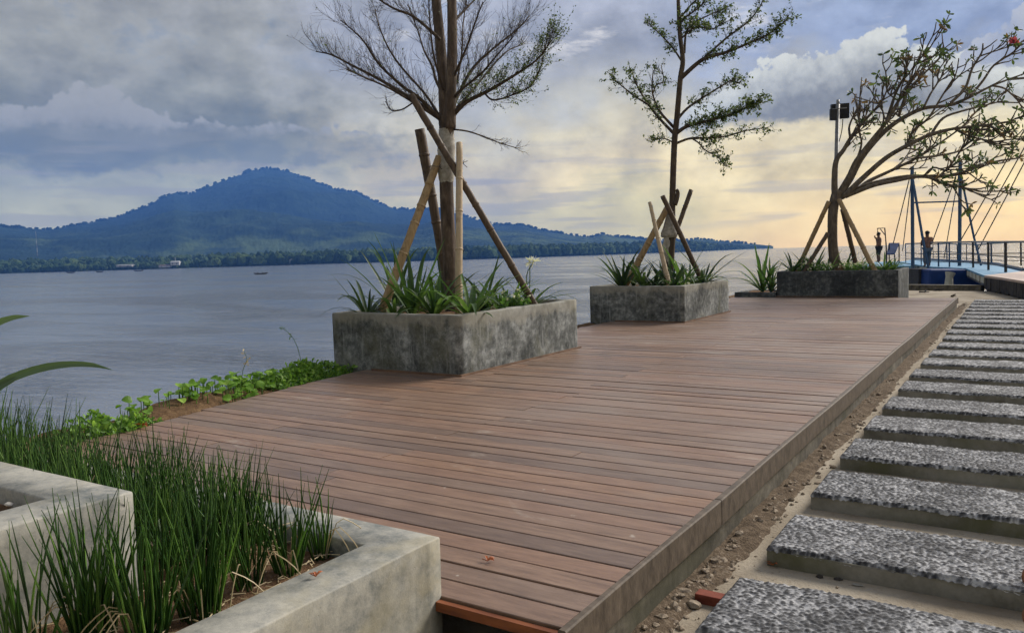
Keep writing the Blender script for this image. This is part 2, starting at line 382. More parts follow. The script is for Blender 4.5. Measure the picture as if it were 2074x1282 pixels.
def mat_bamboo(name, c1, c2, cd_):
    m_, g, b, o = newmat(name); p = pos(g); q = g.vm('MULTIPLY', p, (14, 14, 1.4))
    f = g.noise(q, 3, 5, .6); col = g.ramp(f, [(.3, c1), (.7, c2)])
    sp = g.noise(p, 9, 5, .7); col = g.mix(g.mr(sp, .55, .7, 0, .75), col, cd_)
    g.put(b.inputs['Base Color'], col); b.inputs['Roughness'].default_value = .6
    g.put(b.inputs['Normal'], g.bump(f, .3, .003)); return m_
def mat_bark(name, c1, c2, c4, scale=5):
    m_, g, b, o = newmat(name); p = pos(g); f = g.noise(g.vm('MULTIPLY', p, (3, 3, 1)), scale, 6, .65, .4)
    col = g.ramp(f, [(.3, c1), (.55, c2), (.75, c4)]); g.put(b.inputs['Base Color'], col); b.inputs['Roughness'].default_value = .85
    g.put(b.inputs['Normal'], g.bump(g.noise(g.vm('MULTIPLY', p, (4, 4, 1)), scale * 4, 5, .65), .6, .006)); return m_
def mat_soil(name, c1, c2, c4):
    m_, g, b, o = newmat(name); p = pos(g); f = g.noise(p, 14, 7, .7, .3); f2 = g.noise(p, 60, 4, .7)
    col = g.ramp(g.m('ADD', g.m('MULTIPLY', f, .6), g.m('MULTIPLY', f2, .4)), [(.33, c1), (.52, c2), (.68, c4)])
    g.put(b.inputs['Base Color'], col); b.inputs['Roughness'].default_value = .95; b.inputs['Specular IOR Level'].default_value = .1
    g.put(b.inputs['Normal'], g.bump(g.m('ADD', f, f2), .8, .02)); return m_
def mat_water():
    m_, g, b, o = newmat('sea_water'); p = pos(g)
    a = math.radians(-38)
    mp = g.n('ShaderNodeMapping'); g.put(mp.inputs['Vector'], p); mp.inputs['Rotation'].default_value = (0, 0, a); mp.inputs['Scale'].default_value = (.35, 1.15, 1)
    q = mp.outputs[0]
    h1 = g.noise(q, 1.5, 5, .62, .5); h2 = g.noise(q, .22, 4, .55, .6); h3 = g.noise(g.vm('MULTIPLY', p, (.02, .05, .05)), 1.0, 4, .6, .6)
    calm = g.mr(h3, .40, .60, .12, 1.0)
    h = g.m('ADD', g.m('MULTIPLY', h1, .42), g.m('MULTIPLY', h2, 1.3))
    g.put(b.inputs['Normal'], g.bump(h, calm, 1.1))
    b.inputs['Base Color'].default_value = (.15, .168, .20, 1); b.inputs['Roughness'].default_value = .12
    b.inputs['IOR'].default_value = 1.33; b.inputs['Specular IOR Level'].default_value = .5
    return m_
def mat_pebble():
    m_, g, b, o = newmat('pebble_wash'); p = pos(g)
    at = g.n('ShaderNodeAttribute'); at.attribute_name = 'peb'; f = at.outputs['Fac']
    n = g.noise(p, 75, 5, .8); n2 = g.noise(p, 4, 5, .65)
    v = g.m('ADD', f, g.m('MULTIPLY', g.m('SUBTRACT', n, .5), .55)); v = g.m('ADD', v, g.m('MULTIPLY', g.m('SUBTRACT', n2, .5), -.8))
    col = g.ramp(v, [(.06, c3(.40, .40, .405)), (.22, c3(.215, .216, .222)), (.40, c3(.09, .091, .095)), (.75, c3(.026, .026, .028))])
    g.put(b.inputs['Base Color'], col); b.inputs['Roughness'].default_value = .8
    g.put(b.inputs['Normal'], g.bump(n, .7, .008)); return m_
def mat_sand():
    m_, g, b, o = newmat('sandy_mortar'); p = pos(g)
    n1 = g.noise(p, 1.3, 6, .6, .4); n2 = g.noise(p, 40, 5, .7)
    col = g.ramp(n1, [(.3, c3(.20, .165, .12)), (.55, c3(.33, .285, .22)), (.75, c3(.42, .37, .295))])
    col = g.mix(g.mr(n2, .55, .7, 0, .5), col, c3(.17, .13, .09)); n3 = g.noise(p, 5, 5, .7); col = g.mix(g.mr(n3, .55, .68, 0, .5), col, c3(.24, .205, .155))
    g.put(b.inputs['Base Color'], col); b.inputs['Roughness'].default_value = .95; b.inputs['Specular IOR Level'].default_value = .1
    g.put(b.inputs['Normal'], g.bump(g.m('ADD', n2, n3), .6, .012)); return m_
def mat_forest(name, cs, scale):
    m_, g, b, o = newmat(name); p = pos(g); f = g.noise(p, scale, 8, .7); f2 = g.noise(p, scale * .07, 4, .6)
    r = g.n('ShaderNodeNewGeometry').outputs['Random Per Island']
    v = g.m('ADD', g.m('MULTIPLY', f, .5), g.m('ADD', g.m('MULTIPLY', f2, .3), g.m('MULTIPLY', r, .2)))
    col = g.ramp(v, [(.33, cs[0]), (.5, cs[1]), (.66, cs[2])])
    if scale < .05:                                   # clearings and plantations on the lower slopes
        zz = g.sep(p)[2]; fld = g.noise(p, scale * .35, 5, .62); lowm = g.m('MULTIPLY', g.mr(zz, 120, 25), g.mr(fld, .44, .62))
        col = g.mix(g.m('MULTIPLY', lowm, .8), col, c3(.095, .135, .05))
    g.put(b.inputs['Base Color'], col); b.inputs['Roughness'].default_value = .95
    b.inputs['Specular IOR Level'].default_value = .05
    g.put(b.inputs['Normal'], g.bump(f, .9, 12.0)); return m_

MT = dict(
    deck=mat_deck(),
    edge=simple('edge_board_wood', c3(.05, .038, .027), c3(.135, .105, .078), 3, .65, .4, .006, 6, (1, 5, 3)),
    fascia=simple('red_fascia_wood', c3(.10, .03, .012), c3(.26, .085, .03), 4, .5, .3, .004, 6, (1, 4, 6)),
    skirt=simple('skirting_wood', c3(.07, .04, .025), c3(.20, .12, .075), 4, .6, .3, .004),
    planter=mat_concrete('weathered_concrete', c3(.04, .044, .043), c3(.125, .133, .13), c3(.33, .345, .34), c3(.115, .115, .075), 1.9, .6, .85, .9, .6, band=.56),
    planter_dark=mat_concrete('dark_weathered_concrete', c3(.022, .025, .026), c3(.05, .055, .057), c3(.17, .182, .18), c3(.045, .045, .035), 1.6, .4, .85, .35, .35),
    smooth_conc=mat_concrete('trowelled_concrete', c3(.13, .142, .136), c3(.275, .27, .24), c3(.41, .392, .335), c3(.27, .24, .155), 2.3, .6, .6, .3, .35),
    kerb=mat_concrete('stained_concrete', c3(.045, .04, .03), c3(.105, .093, .07), c3(.19, .172, .135), c3(.055, .055, .03), 1.4, .6, .9, .3, .3),
    slab=mat_concrete('slab_concrete', c3(.13, .124, .10), c3(.205, .198, .168), c3(.29, .28, .245), c3(.095, .10, .045), 1.1, .85, .85, .2, .2),
    pebble=mat_pebble(), sand=mat_sand(), water=mat_water(),
    soil=mat_soil('planter_soil', c3(.07, .04, .022), c3(.17, .10, .055), c3(.33, .23, .15)),
    bank=mat_soil('bank_soil', c3(.05, .03, .016), c3(.14, .085, .045), c3(.25, .17, .09)),
    trench=mat_soil('trench_dirt', c3(.05, .036, .024), c3(.135, .10, .068), c3(.27, .215, .155)),
    rubble=simple('rubble_stone', c3(.11, .08, .055), c3(.36, .295, .22), 30, .95, .4, .005),
    bark1=mat_bark('grey_brown_bark', c3(.04, .029, .021), c3(.10, .073, .054), c3(.19, .15, .11)),
    bark2=mat_bark('brown_bark', c3(.03, .022, .014), c3(.07, .051, .034), c3(.13, .105, .068)),
    bark3=mat_bark('pale_frangipani_bark', c3(.05, .04, .028), c3(.115, .092, .066), c3(.21, .18, .135)),
    twig=simple('dark_twig', c3(.03, .022, .016), c3(.075, .055, .04), 8, .85, 0),
    bam1=mat_bamboo('tan_bamboo', c3(.22, .145, .07), c3(.36, .26, .14), c3(.06, .04, .02)),
    bam2=mat_bamboo('pale_bamboo', c3(.34, .26, .165), c3(.45, .355, .24), c3(.24, .17, .1)),
    bam3=mat_bamboo('dark_bamboo', c3(.055, .038, .025), c3(.125, .088, .058), c3(.028, .02, .014)),
    cloth=simple('burlap_cloth', c3(.2, .185, .155), c3(.42, .40, .36), 18, .9, .5, .01),
    wire=simple('tie_wire', c3(.04, .035, .03), c3(.09, .075, .06), 12, .6, 0),
    lily=leafmat('lily_leaf', c3(.022, .052, .015), c3(.075, .15, .038), c3(.20, .30, .10)),
    lily_d=leafmat('dark_lily_leaf', c3(.014, .028, .012), c3(.035, .07, .026), c3(.08, .13, .045)),
    blade=leafmat('long_blade_leaf', c3(.05, .085, .05), c3(.09, .15, .075), c3(.14, .22, .10), .25, .35),
    herb=leafmat('herb_leaf', c3(.04, .10, .02), c3(.10, .21, .045), c3(.22, .36, .09), .45),
    rush=leafmat('rush_stem', c3(.012, .036, .008), c3(.05, .125, .022), c3(.17, .29, .06), .35, .4),
    rushl=leafmat('fresh_rush', c3(.06, .15, .02), c3(.14, .30, .05), c3(.30, .45, .10), .4),
    creeper=leafmat('creeper_leaf', c3(.09, .20, .015), c3(.22, .42, .045), c3(.40, .58, .10), .45),
    weed=leafmat('weed_leaf', c3(.07, .16, .02), c3(.18, .34, .05), c3(.34, .50, .12), .4),
    tleaf=leafmat('small_tree_leaf', c3(.03, .048, .014), c3(.08, .12, .034), c3(.17, .22, .07), .4),
    fleaf=leafmat('frangipani_leaf', c3(.03, .05, .016), c3(.075, .115, .035), c3(.13, .17, .06), .35),
    bleaf=leafmat('withered_leaf', c3(.10, .06, .025), c3(.21, .13, .055), c3(.30, .2, .1), .3),
    petal=leafmat('white_petal', c3(.62, .62, .56), c3(.78, .78, .72), None, .3),
    pink=leafmat('pink_petal', c3(.42, .06, .11), c3(.62, .12, .18), c3(.7, .25, .3), .3),
    dry=leafmat('dry_leaf', c3(.22, .05, .015), c3(.40, .12, .04), None, .2),
    straw=leafmat('straw_stem', c3(.35, .27, .14), c3(.5, .4, .24), None, .2),
    hill=mat_forest('hill_forest', (c3(.005, .013, .014), c3(.014, .03, .027), c3(.035, .062, .042)), .02),
    wood=mat_forest('shore_trees', (c3(.016, .034, .012), c3(.05, .088, .03), c3(.13, .18, .06)), .11),
    blue=simple('blue_paint', c3(.02, .055, .11), c3(.04, .095, .18), 5, .5, .15, .004),
    bluedeck=simple('sky_blue_deck_paint', c3(.05, .19, .33), c3(.10, .28, .44), 1.5, .55, .1, .004),
    bluehull=simple('deep_blue_hull', c3(.004, .02, .10), c3(.008, .04, .18), 2, .5, .1, .01),
    steel=simple('dark_steel', c3(.02, .018, .016), c3(.05, .045, .04), 9, .55, .1, .002),
    galv=simple('grey_steel', c3(.16, .16, .16), c3(.28, .28, .28), 9, .5, .1, .002, metal=.4),
    black=simple('black_housing', c3(.008, .008, .009), c3(.018, .018, .02), 9, .45, 0),
    beam=simple('beige_beam', c3(.34, .33, .26), c3(.52, .50, .42), 3, .8, .2, .01),
    tile=simple('pink_paving', c3(.40, .30, .25), c3(.52, .42, .36), 2, .7, .1, .004),
    stonewall=simple('dark_stone_cladding', c3(.012, .011, .010), c3(.06, .052, .045), 4, .85, .6, .02),
    brick=simple('red_brick', c3(.13, .03, .018), c3(.26, .07, .04), 14, .85, .4, .004),
    rust=simple('rusty_iron', c3(.12, .05, .03), c3(.28, .13, .07), 20, .8, .4, .003),
    white=simple('white_wash', c3(.40, .40, .39), c3(.52, .52, .50), 4, .7, 0),
    roof=simple('rust_brown_roof', c3(.12, .07, .06), c3(.2, .13, .11), 1, .8, 0),
    stone=simple('pale_stone', c3(.45, .4, .33), c3(.7, .66, .58), 12, .85, .3, .01),
    skin=simple('brown_skin', c3(.10, .05, .03), c3(.16, .08, .05), 6, .6, 0),
    hair=simple('black_hair', c3(.008, .007, .007), c3(.016, .014, .013), 20, .6, 0),
    shorts=simple('black_shorts', c3(.012, .014, .018), c3(.03, .03, .035), 20, .9, 0),
    shirt=simple('rust_patterned_shirt', c3(.09, .04, .03), c3(.34, .18, .12), 22, .9, 0),
    jeans=simple('blue_grey_trousers', c3(.05, .07, .1), c3(.11, .14, .19), 14, .9, 0),
    tarp=simple('blue_sling_fabric', c3(.008, .02, .07), c3(.015, .045, .14), 6, .95, .2, .01),
    boat=simple('dark_boat_hull', c3(.02, .02, .02), c3(.06, .06, .06), 3, .6, 0),
)

# ------------------------------------------------------------------ sea, far land, haze
WZ = -2.2                                             # sea level (units)
CAMW = np.array([0, 0, S])
maz = azel(500, 500)[0]
fwd = np.array([math.sin(maz), math.cos(maz), 0]); rgt = np.array([math.cos(maz), -math.sin(maz), 0])
def mp(f, r, z): return fwd * f + rgt * r + np.array([0, 0, z])
sea_b = MB(); fs_ = [-260, 4800]; rs_ = [-2300, 1480]
sea_b.add([mp(fs_[0], rs_[0], WZ * S) / S, mp(fs_[0], rs_[1], WZ * S) / S, mp(fs_[1], rs_[1], WZ * S) / S, mp(fs_[1], rs_[0], WZ * S) / S], [(0, 1, 2, 3)])
tag(sea_b.build('sea', MT['water']), kind='structure')

ridge = [(-160, 452), (-80, 456), (0, 460), (60, 464), (100, 467), (130, 462), (185, 452), (240, 440), (290, 422), (330, 401), (352, 392), (385, 394), (400, 389),
         (440, 372), (480, 357), (510, 346), (540, 342), (575, 346), (600, 353), (640, 369), (680, 385), (720, 391), (760, 409), (800, 424), (850, 427), (880, 422),
         (920, 433), (960, 444), (1000, 456), (1060, 457), (1080, 463), (1110, 469), (1160, 478), (1200, 482), (1220, 475), (1250, 480), (1300, 485), (1340, 489),
         (1380, 489), (1410, 486), (1440, 488), (1480, 493), (1530, 496), (1566, 499.6)]
raz = np.array([azel(*p)[0] for p in ridge]); rte = np.array([math.tan(azel(*p)[1]) for p in ridge])
kx = [-160, 0, 300, 545, 800, 1000, 1200, 1400, 1566]
kaz = np.array([azel(p, 520)[0] for p in kx])
k_r = np.array([2400, 2550, 3250, 4050, 3450, 2900, 2550, 2350, 2250.]); k_s = np.array([1150, 1100, 1000, 940, 930, 980, 1120, 1450, 2200.])
NA, NS = 700, 110
AZ = np.linspace(raz[0], raz[-1], NA)
RT = np.interp(AZ, raz, rte); RR = np.interp(AZ, kaz, k_r); RS = np.interp(AZ, kaz, k_s)
def land_height(az, s):
    """s 0 at the shore .. 1 at the ridge; returns (r, z) in metres"""
    te = np.interp(az, raz, rte); rr = np.interp(az, kaz, k_r); rs = np.interp(az, kaz, k_s)
    r = rs + (rr - rs) * s
    p = np.stack([np.sin(az) * r / 420, np.cos(az) * r / 420, np.zeros_like(r)], -1)
    p2 = np.stack([np.sin(az) * r / 900, np.cos(az) * r / 900, np.zeros_like(r) + 4], -1)
    n = fbm(p, 5) - .5; n2 = np.abs(fbm(p2, 4) - .5) * 2
    h = np.clip((s - .10) / .90, 0, None); h = np.where(h < 1, h ** .85, 1 - (h - 1) * 3.0)
    h = h + (n * .75 - n2 * .55 + .14) * np.clip(s * 5, 0, 1) * np.clip((1 - s) * 2.2, 0, 1)
    h = np.minimum(h, 1 - np.clip(1 - s, 0, 1) * .10)
    te0 = (WZ * S - S) / r                                # water line
    t = np.where(h > 0, te * h + te0 * np.clip(1 - s * 9, 0, 1), te0 * np.clip(1 - s * 9, 0, 1))
    z = S + t * r + np.clip(s * 30, 0, 1) * 1.0
    return r, np.maximum(z, WZ * S + .6 * np.clip(s * 60, -1, 1) - .4)
Sg = np.concatenate([np.linspace(0, .2, 26)[:-1], np.linspace(.2, 1, 170), np.linspace(1, 1.12, 10)[1:]])
A2, S2 = np.meshgrid(AZ, Sg, indexing='ij')
r2, z2 = land_height(A2, S2)
px_m = r2 / 1614.0
bumps = (fbm(np.stack([A2 * 500, S2 * 260, 0 * A2], -1), 3) - .45) * 4.0
z2 = z2 + bumps * px_m * np.clip(S2 * 8, 0, 1) * np.clip((raz[-1] - A2) * 30, 0, 1)
Vm = np.stack([np.sin(A2) * r2, np.cos(A2) * r2, z2], -1)
tag(grid_mesh('mountain', Vm, MT['hill']), kind='structure')

# trees along ridge lines and the wooded shore (too far to tell apart)
mb = MB(); rg = np.random.RandomState(3)
aa = rg.uniform(raz[0], raz[-2], 620); ss = 1 - abs(rg.normal(0, .012, 620)); rr_, zz_ = land_height(aa, ss)
for a, r_, z_ in zip(aa, rr_, zz_):
    q = r_ / 1614 * rg.uniform(1.2, 3.2); c = np.array([math.sin(a) * r_, math.cos(a) * r_, z_ + q * .8]) / S
    mb.blob(c, np.array([1.3, 1.3, 1.0]) * q / S, 1, .25, 0, rg)
tag(mb.build('ridge_trees', MT['hill']), 'dark round treetops along the far mountain ridge', 'trees', kind='stuff')
mb = MB(); NT = 5200; aa = rg.uniform(raz[0], raz[-1] - .002, NT); ss = rg.rand(NT) ** 1.7 * .22 + .0015; rr_, zz_ = land_height(aa, ss); a430 = azel(430, 520)[0]
for a, s_, r_, z_ in zip(aa, ss, rr_ + 4, zz_):
    z_ = max(z_, WZ * S); big = 1.0 if a > a430 else .6
    hgt = rg.uniform(6, 15) * (big if s_ < .05 else .9) * np.clip((raz[-1] - a) * 12, .25, 1); w = hgt * rg.uniform(.32, .6)
    c = np.array([math.sin(a) * r_, math.cos(a) * r_, z_ + hgt * .5]) / S
    mb.blob(c, np.array([w, w, hgt * .55]) / S, 1, .28, 0, rg)
tag(mb.build('shore_forest', MT['wood']), 'dense green trees along the far shoreline', 'forest', kind='stuff')

# haze: pale even air round the place
hz = MB(); b8 = []
for zz in (WZ * S - 2.0, 475.0):
    for (f_, r_) in ((-300, -2350), (-300, 1500), (4850, 1500), (4850, -2350)): b8.append(mp(f_, r_, zz) / S)
hz.add(b8, [(0, 3, 2, 1), (4, 5, 6, 7), (0, 1, 5, 4), (1, 2, 6, 5), (2, 3, 7, 6), (3, 0, 4, 7)])
hm = bpy.data.materials.new('haze_air'); hm.use_nodes = True; g = G(hm.node_tree); pv = g.n('ShaderNodeVolumePrincipled')
HAZE_D = 2.35e-4
pv.inputs['Color'].default_value = (.11, .30, .86, 1); pv.inputs['Density'].default_value = HAZE_D; pv.inputs['Anisotropy'].default_value = 0
g.nt.links.new(pv.outputs[0], g.n('ShaderNodeOutputMaterial').inputs['Volume'])
tag(hz.build('haze', hm), 'blue evening haze over the water', 'haze', kind='stuff')

# ------------------------------------------------------------------ ground, path bed, bank
GZ = -.2
gm = MB(); ring = [(-5.0, -6), (14, -6), (14, 22.0), (-1.2, 22.0), (-2.6, 22.3), (-6.2, 18.6), (-5.0, 17.8)]
nn = len(ring)
gm.add([(x, y, GZ) for x, y in ring] + [(x, y, -3.0) for x, y in ring], [tuple(range(nn))] + [(i, i + nn, (i + 1) % nn + nn, (i + 1) % nn) for i in range(nn)])
tag(gm.build('ground', MT['sand']), kind='structure')
# soil bank between deck and sea
ny = 220; nx = 40
YY = np.linspace(-1, 18.5, ny); UU = np.linspace(0, 1, nx)
Y2, U2 = np.meshgrid(YY, UU, indexing='ij')
edge = np.interp(Y2, [-1, 2.8, 3.6, 4.9, 18.5], [-4.5, -4.5, -4.75, -4.98, -4.98])
off = -U2 ** 1.3 * 4.2
prof = np.interp(U2, [0, .06, .12, .17, .25, .4, 1], [-.16, -.05, .035, .035, -.12, -.6, -2.6])
low = np.interp(Y2, [-1, 4.7, 5.2, 18.5], [0, 0, -.10, -.12])
X2 = edge + off + (fbm(np.stack([Y2 * 1.6, U2 * 2, 0 * Y2], -1), 3) - .5) * .12 * np.clip(U2 * 8, 0, 1)
Z2 = prof + low * np.clip(1 - U2 * 2, 0, 1) + (fbm(np.stack([X2 * 5, Y2 * 5, 0 * X2], -1), 4) - .5) * .11 + (fbm(np.stack([X2 * 1.5, Y2 * .9, 0 * X2 + 3], -1), 2) - .5) * .10
tag(grid_mesh('bank', np.stack([X2, Y2, Z2], -1) * S, MT['bank']), kind='structure')

# stepping path: mortar bed with pebble-topped slabs
bed = MB(); bed.box(-.98, 2.6, .3, 18.0, GZ - .05, GZ + .004)
path = tag(bed.build('path', MT['sand']), kind='structure')
def slab(y0, k):
    x0, x1 = -.805 + rnd.uniform(-.012, .012), 1.75; y1 = y0 + .43; zt = -.118 + rnd.uniform(-.004, .004)
    b_ = MB(); seg = 24; vs = []; 
    xs = np.linspace(x0, x1, seg + 1)
    for (yy, zz, e_) in ((y0 + .004, GZ - .01, 0), (y0, zt - .012, 1), (y1, zt - .012, 1), (y1, GZ - .01, 0)):
        for x in xs: vs.append((x, yy + (float(vnoise(np.array([x * 6, y0 * 7 + yy, 1.]))) - .5) * .012 * e_, zz + (float(vnoise(np.array([x * 5, y0 * 3, 4.]))) - .5) * .008 * e_))
    n1 = seg + 1; fs = []
    for r_ in range(3):
        for i in range(seg): fs.append((r_ * n1 + i, r_ * n1 + i + 1, (r_ + 1) * n1 + i + 1, (r_ + 1) * n1 + i))
    fs.append((0, n1, 2 * n1, 3 * n1)); fs.append((seg, seg + 3 * n1, seg + 2 * n1, seg + n1))
    b_.add(vs, fs); o = b_.build('slab', MT['slab'], path)
    # pebbled top as real relief
    step = .0045 if k < 4 else (.0075 if k < 8 else .015)
    nx_ = int((x1 - x0) / step); ny_ = max(6, int(.43 / step))
    gx, gy = np.meshgrid(np.linspace(x0 - .003, x1, nx_), np.linspace(y0 - .004, y1 + .003, ny_), indexing='ij')
    cell = .0125; best = np.full(gx.shape, 9.0); tone = np.zeros(gx.shape)
    ux, uy = gx / (cell * 1.35), gy / cell; ix, iy = np.floor(ux), np.floor(uy)
    for a in (-1, 0, 1):
        for b2 in (-1, 0, 1):
            jx = ix + a; jy = iy + b2; z0 = np.zeros_like(jx) + k
            ox = jx + _h(jx, jy, z0); oy = jy + _h(jx, jy, z0 + 9); d = np.hypot(ux - ox, uy - oy) * (.8 + .5 * _h(jx, jy, z0 + 5))
            up_ = d < best; best = np.where(up_, d, best); tone = np.where(up_, _h(jx, jy, z0 + 3), tone)
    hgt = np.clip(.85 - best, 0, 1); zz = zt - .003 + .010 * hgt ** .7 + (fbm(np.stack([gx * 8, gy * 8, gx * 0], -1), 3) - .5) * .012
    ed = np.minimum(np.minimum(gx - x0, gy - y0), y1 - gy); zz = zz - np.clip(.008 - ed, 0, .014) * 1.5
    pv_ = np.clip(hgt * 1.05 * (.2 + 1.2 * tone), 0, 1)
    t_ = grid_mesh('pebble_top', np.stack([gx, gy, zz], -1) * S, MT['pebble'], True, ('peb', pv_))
    Vp = LOC[path.name]; t_.parent = o; return o
SY = [2.215 + .7455 * i for i in range(21)]
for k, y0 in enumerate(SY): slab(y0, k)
ny_, nx_ = 420, 12; gy, gx = np.meshgrid(np.linspace(1.3, 16.6, ny_), np.linspace(0, 1, nx_), indexing='ij')
wd = .09 + .09 * fbm(np.stack([gy * 1.3, gy * 0, gy * 0], -1), 4); X_ = -1.012 + gx * wd; Zd = GZ + .012 + (1 - gx) * .022 * fbm(np.stack([gy * 6, gx, gy * 0], -1), 3) + (fbm(np.stack([gy * 16, gx * 3, gy * 0 + 5], -1), 3) - .5) * .022 - gx ** 4 * .02
ds = grid_mesh('dirt_strip', np.stack([X_, gy, Zd], -1) * S, MT['trench']); ds.parent = path
# rubble in the trench beside the deck, small stones
mb = MB(); rg = np.random.RandomState(5)
for k in range(5200):
    y = 1.3 + 16.4 * rg.rand() ** 1.6; x = -.99 + abs(rg.normal(0, .05)); r_ = .0022 + .011 * rg.rand() ** 2.6 * (1.7 if rg.rand() < .06 else 1)
    if fbm(np.array([x * 6, y * 1.6, 2.]), 3) < .40 + .15 * rg.rand(): continue
    if x > -.82: continue
    mb.blob((x, y, GZ + r_ * .5 + max(0, .02 - (x + .985) * .3) * rg.rand()), (r_ * rg.uniform(.7, 1.4), r_ * rg.uniform(.7, 1.4), r_ * .75), 1, .3, 0, rg)
for k in range(420):
    y = 1.3 + 14 * rg.rand() ** 1.5; x = rg.uniform(-.95, 1.2); r_ = rg.uniform(.002, .007)
    mb.blob((x, y, GZ + .006), (r_, r_, r_ * .7), 1, .3, 0, rg)
tag(mb.build('rubble', MT['rubble']), 'loose gravel and mortar rubble in the trench beside the deck', 'rubble', kind='stuff')

# ------------------------------------------------------------------ deck
DX1, DY0, DY1 = -1.03, 1.785, 16.12
joists = MB(); joists.box(-4.93, -1.06, DY0 + .55, DY1 - .05, GZ - .05, -.035)
deck = tag(joists.build('boardwalk', MT['kerb']), kind='structure')
PITCH = .1135; nrow = int((DY1 - DY0) / PITCH)
plank_mesh = {}
def plank(xa, xb, y, dz, wob):
    b_ = MB(); w = PITCH - rnd.uniform(.005, .0085); h = .026; c = .0022
    prof_ = [(0, -h), (0, -c), (c, 0), (w - c, 0), (w, -c), (w, -h)]
    vs = [(xa, y + a, z + dz) for a, z in prof_] + [(xb, y + a + wob, z + dz) for a, z in prof_]
    fs = [(i, i + 1, i + 7, i + 6) for i in range(5)] + [tuple(range(6))[::-1], tuple(range(6, 12))]
    b_.add(vs, fs); return b_.build('plank', MT['deck'], deck)
for i in range(nrow):
    y = DY0 + .012 + i * PITCH
    xl = float(np.interp(y, [1.8, 2.8, 3.7, 4.9, 17], [-4.55, -4.6, -4.83, -5.0, -5.0])) + rnd.uniform(-.012, .012)
    j = (-2.7 if (i // 2) % 2 else -3.75) + rnd.uniform(-.05, .05)
    if i == 14: j = -1.86
    for (a, b2) in ((xl, j - .0018), (j + .0018, DX1 + rnd.uniform(-.003, .003))):
        plank(a, b2, y, rnd.gauss(0, .0011), rnd.gauss(0, .0008))
# edge boards along the path side, concrete kerb below
ys = [DY0 - .02, 3.03, 5.9, 9.0, 12.4, DY1 + .02]
for i in range(5):
    b_ = MB(); x0, x1 = DX1 + .003, -1.0; n_ = 14; vs = []
    for q in range(n_ + 1):
        y = ys[i] + .003 + (ys[i + 1] - ys[i] - .006) * q / n_; wv = (float(vnoise(np.array([y * 1.3, i * 9., 0]))) - .5) * .012
        for (x, z) in ((x0, -.095), (x0, .004), (x0 + .004, .008), (x1 - .004, .008), (x1, .003), (x1, -.095)): vs.append((x + wv * (1 if x > x0 + .005 else 0), y, z + wv * .3))
    fs = []
    for q in range(n_):
        for r_ in range(5): fs.append((q * 6 + r_, q * 6 + r_ + 1, q * 6 + r_ + 7, q * 6 + r_ + 6))
    fs += [tuple(range(6))[::-1], tuple(n_ * 6 + r_ for r_ in range(6))]
    b_.add(vs, fs); b_.build('edge_board', MT['edge'], deck)
b_ = MB(); b_.box(-1.055, -1.012, DY0, DY1, GZ - .05, -.075); b_.build('deck_kerb', MT['kerb'], deck)
b_ = MB(); b_.box(-1.44, -1.03, DY0 - .014, DY0 + .006, -.036, -.008); b_.build('front_fascia', MT['fascia'], deck)
b_ = MB(); b_.box(-5.0, -.99, DY1, DY1 + .02, -.1, -.004); b_.build('end_fascia', MT['skirt'], deck)

# ------------------------------------------------------------------ planters
def planter(name, label, x0, x1, y0, y1, z0, z1, t, soil_z, mat, wob=.008, parent=None, soil_mat='soil', cut=None, r=.012):
    o = thing(name, label, 'planter', ((x0 + x1) / 2, (y0 + y1) / 2, z0))
    pth = []
    def side(ax, ay, bx, by, iax, iay, ibx, iby):
        n_ = max(4, int(math.hypot(bx - ax, by - ay) / .06))
        for q in range(n_):
            u = q / n_; u = min(max(u, 0.0), 1)
            pth.append(((ax + (bx - ax) * u, ay + (by - ay) * u), (iax + (ibx - iax) * u, iay + (iby - iay) * u)))
    a, b2, c, d = (x0, y0), (x1, y0), (x1, y1), (x0, y1); ia, ib, ic, id_ = (x0 + t, y0 + t), (x1 - t, y0 + t), (x1 - t, y1 - t), (x0 + t, y1 - t)
    for (p, q, ip, iq) in ((a, b2, ia, ib), (b2, c, ib, ic), (c, d, ic, id_), (d, a, id_, ia)): side(*p, *q, *ip, *iq)
    nz_ = 8; zs = [z0 + (z1 - r - z0) * i / nz_ for i in range(nz_ + 1)]
    V_ = []; np_ = len(pth)
    for (po, pi) in pth:
        po, pi = np.array(po), np.array(pi); dn = (pi - po) / (np.linalg.norm(pi - po))
        row = [np.array([*po, z]) for z in zs] + [np.array([*(po + dn * r * .35), z1 - r * .3]), np.array([*(po + dn * r), z1]), np.array([*((po + pi) / 2), z1 + .002]), np.array([*(pi - dn * r), z1]), np.array([*pi, z1 - r]), np.array([*pi, soil_z - .03])]
        V_.append(row)
    V_ = np.array(V_); nz3 = (fbm(V_ * 6, 3) - .5); nz4 = fbm(V_ * 2.2 + 9, 2) - .5
    V_[..., 2] += (nz3 * wob + nz4 * wob * 1.5) * np.clip((V_[..., 2] - z0) / (z1 - z0), 0, 1)
    V_[..., 0] += (fbm(V_ * 5 + 31, 3) - .5) * wob; V_[..., 1] += (fbm(V_ * 5 + 57, 3) - .5) * wob
    k = V_.shape[1]; b_ = MB(); fs = []
    for i in range(np_):
        i2 = (i + 1) % np_
        for j in range(k - 1): fs.append((i * k + j, i2 * k + j, i2 * k + j + 1, i * k + j + 1))
    b_.add(V_.reshape(-1, 3), fs); w_ = b_.build('wall', mat, o, True)
    gx, gy = np.meshgrid(np.linspace(x0 + t * .6, x1 - t * .6, 40), np.linspace(y0 + t * .6, y1 - t * .6, 40), indexing='ij')
    zz = soil_z + (fbm(np.stack([gx * 5, gy * 5, gx * 0], -1), 4) - .5) * .06 + .012
    so = grid_mesh('soil', np.stack([gx, gy, zz], -1) * S - LOC[o.name], MT[soil_mat]); so.parent = o
    return o
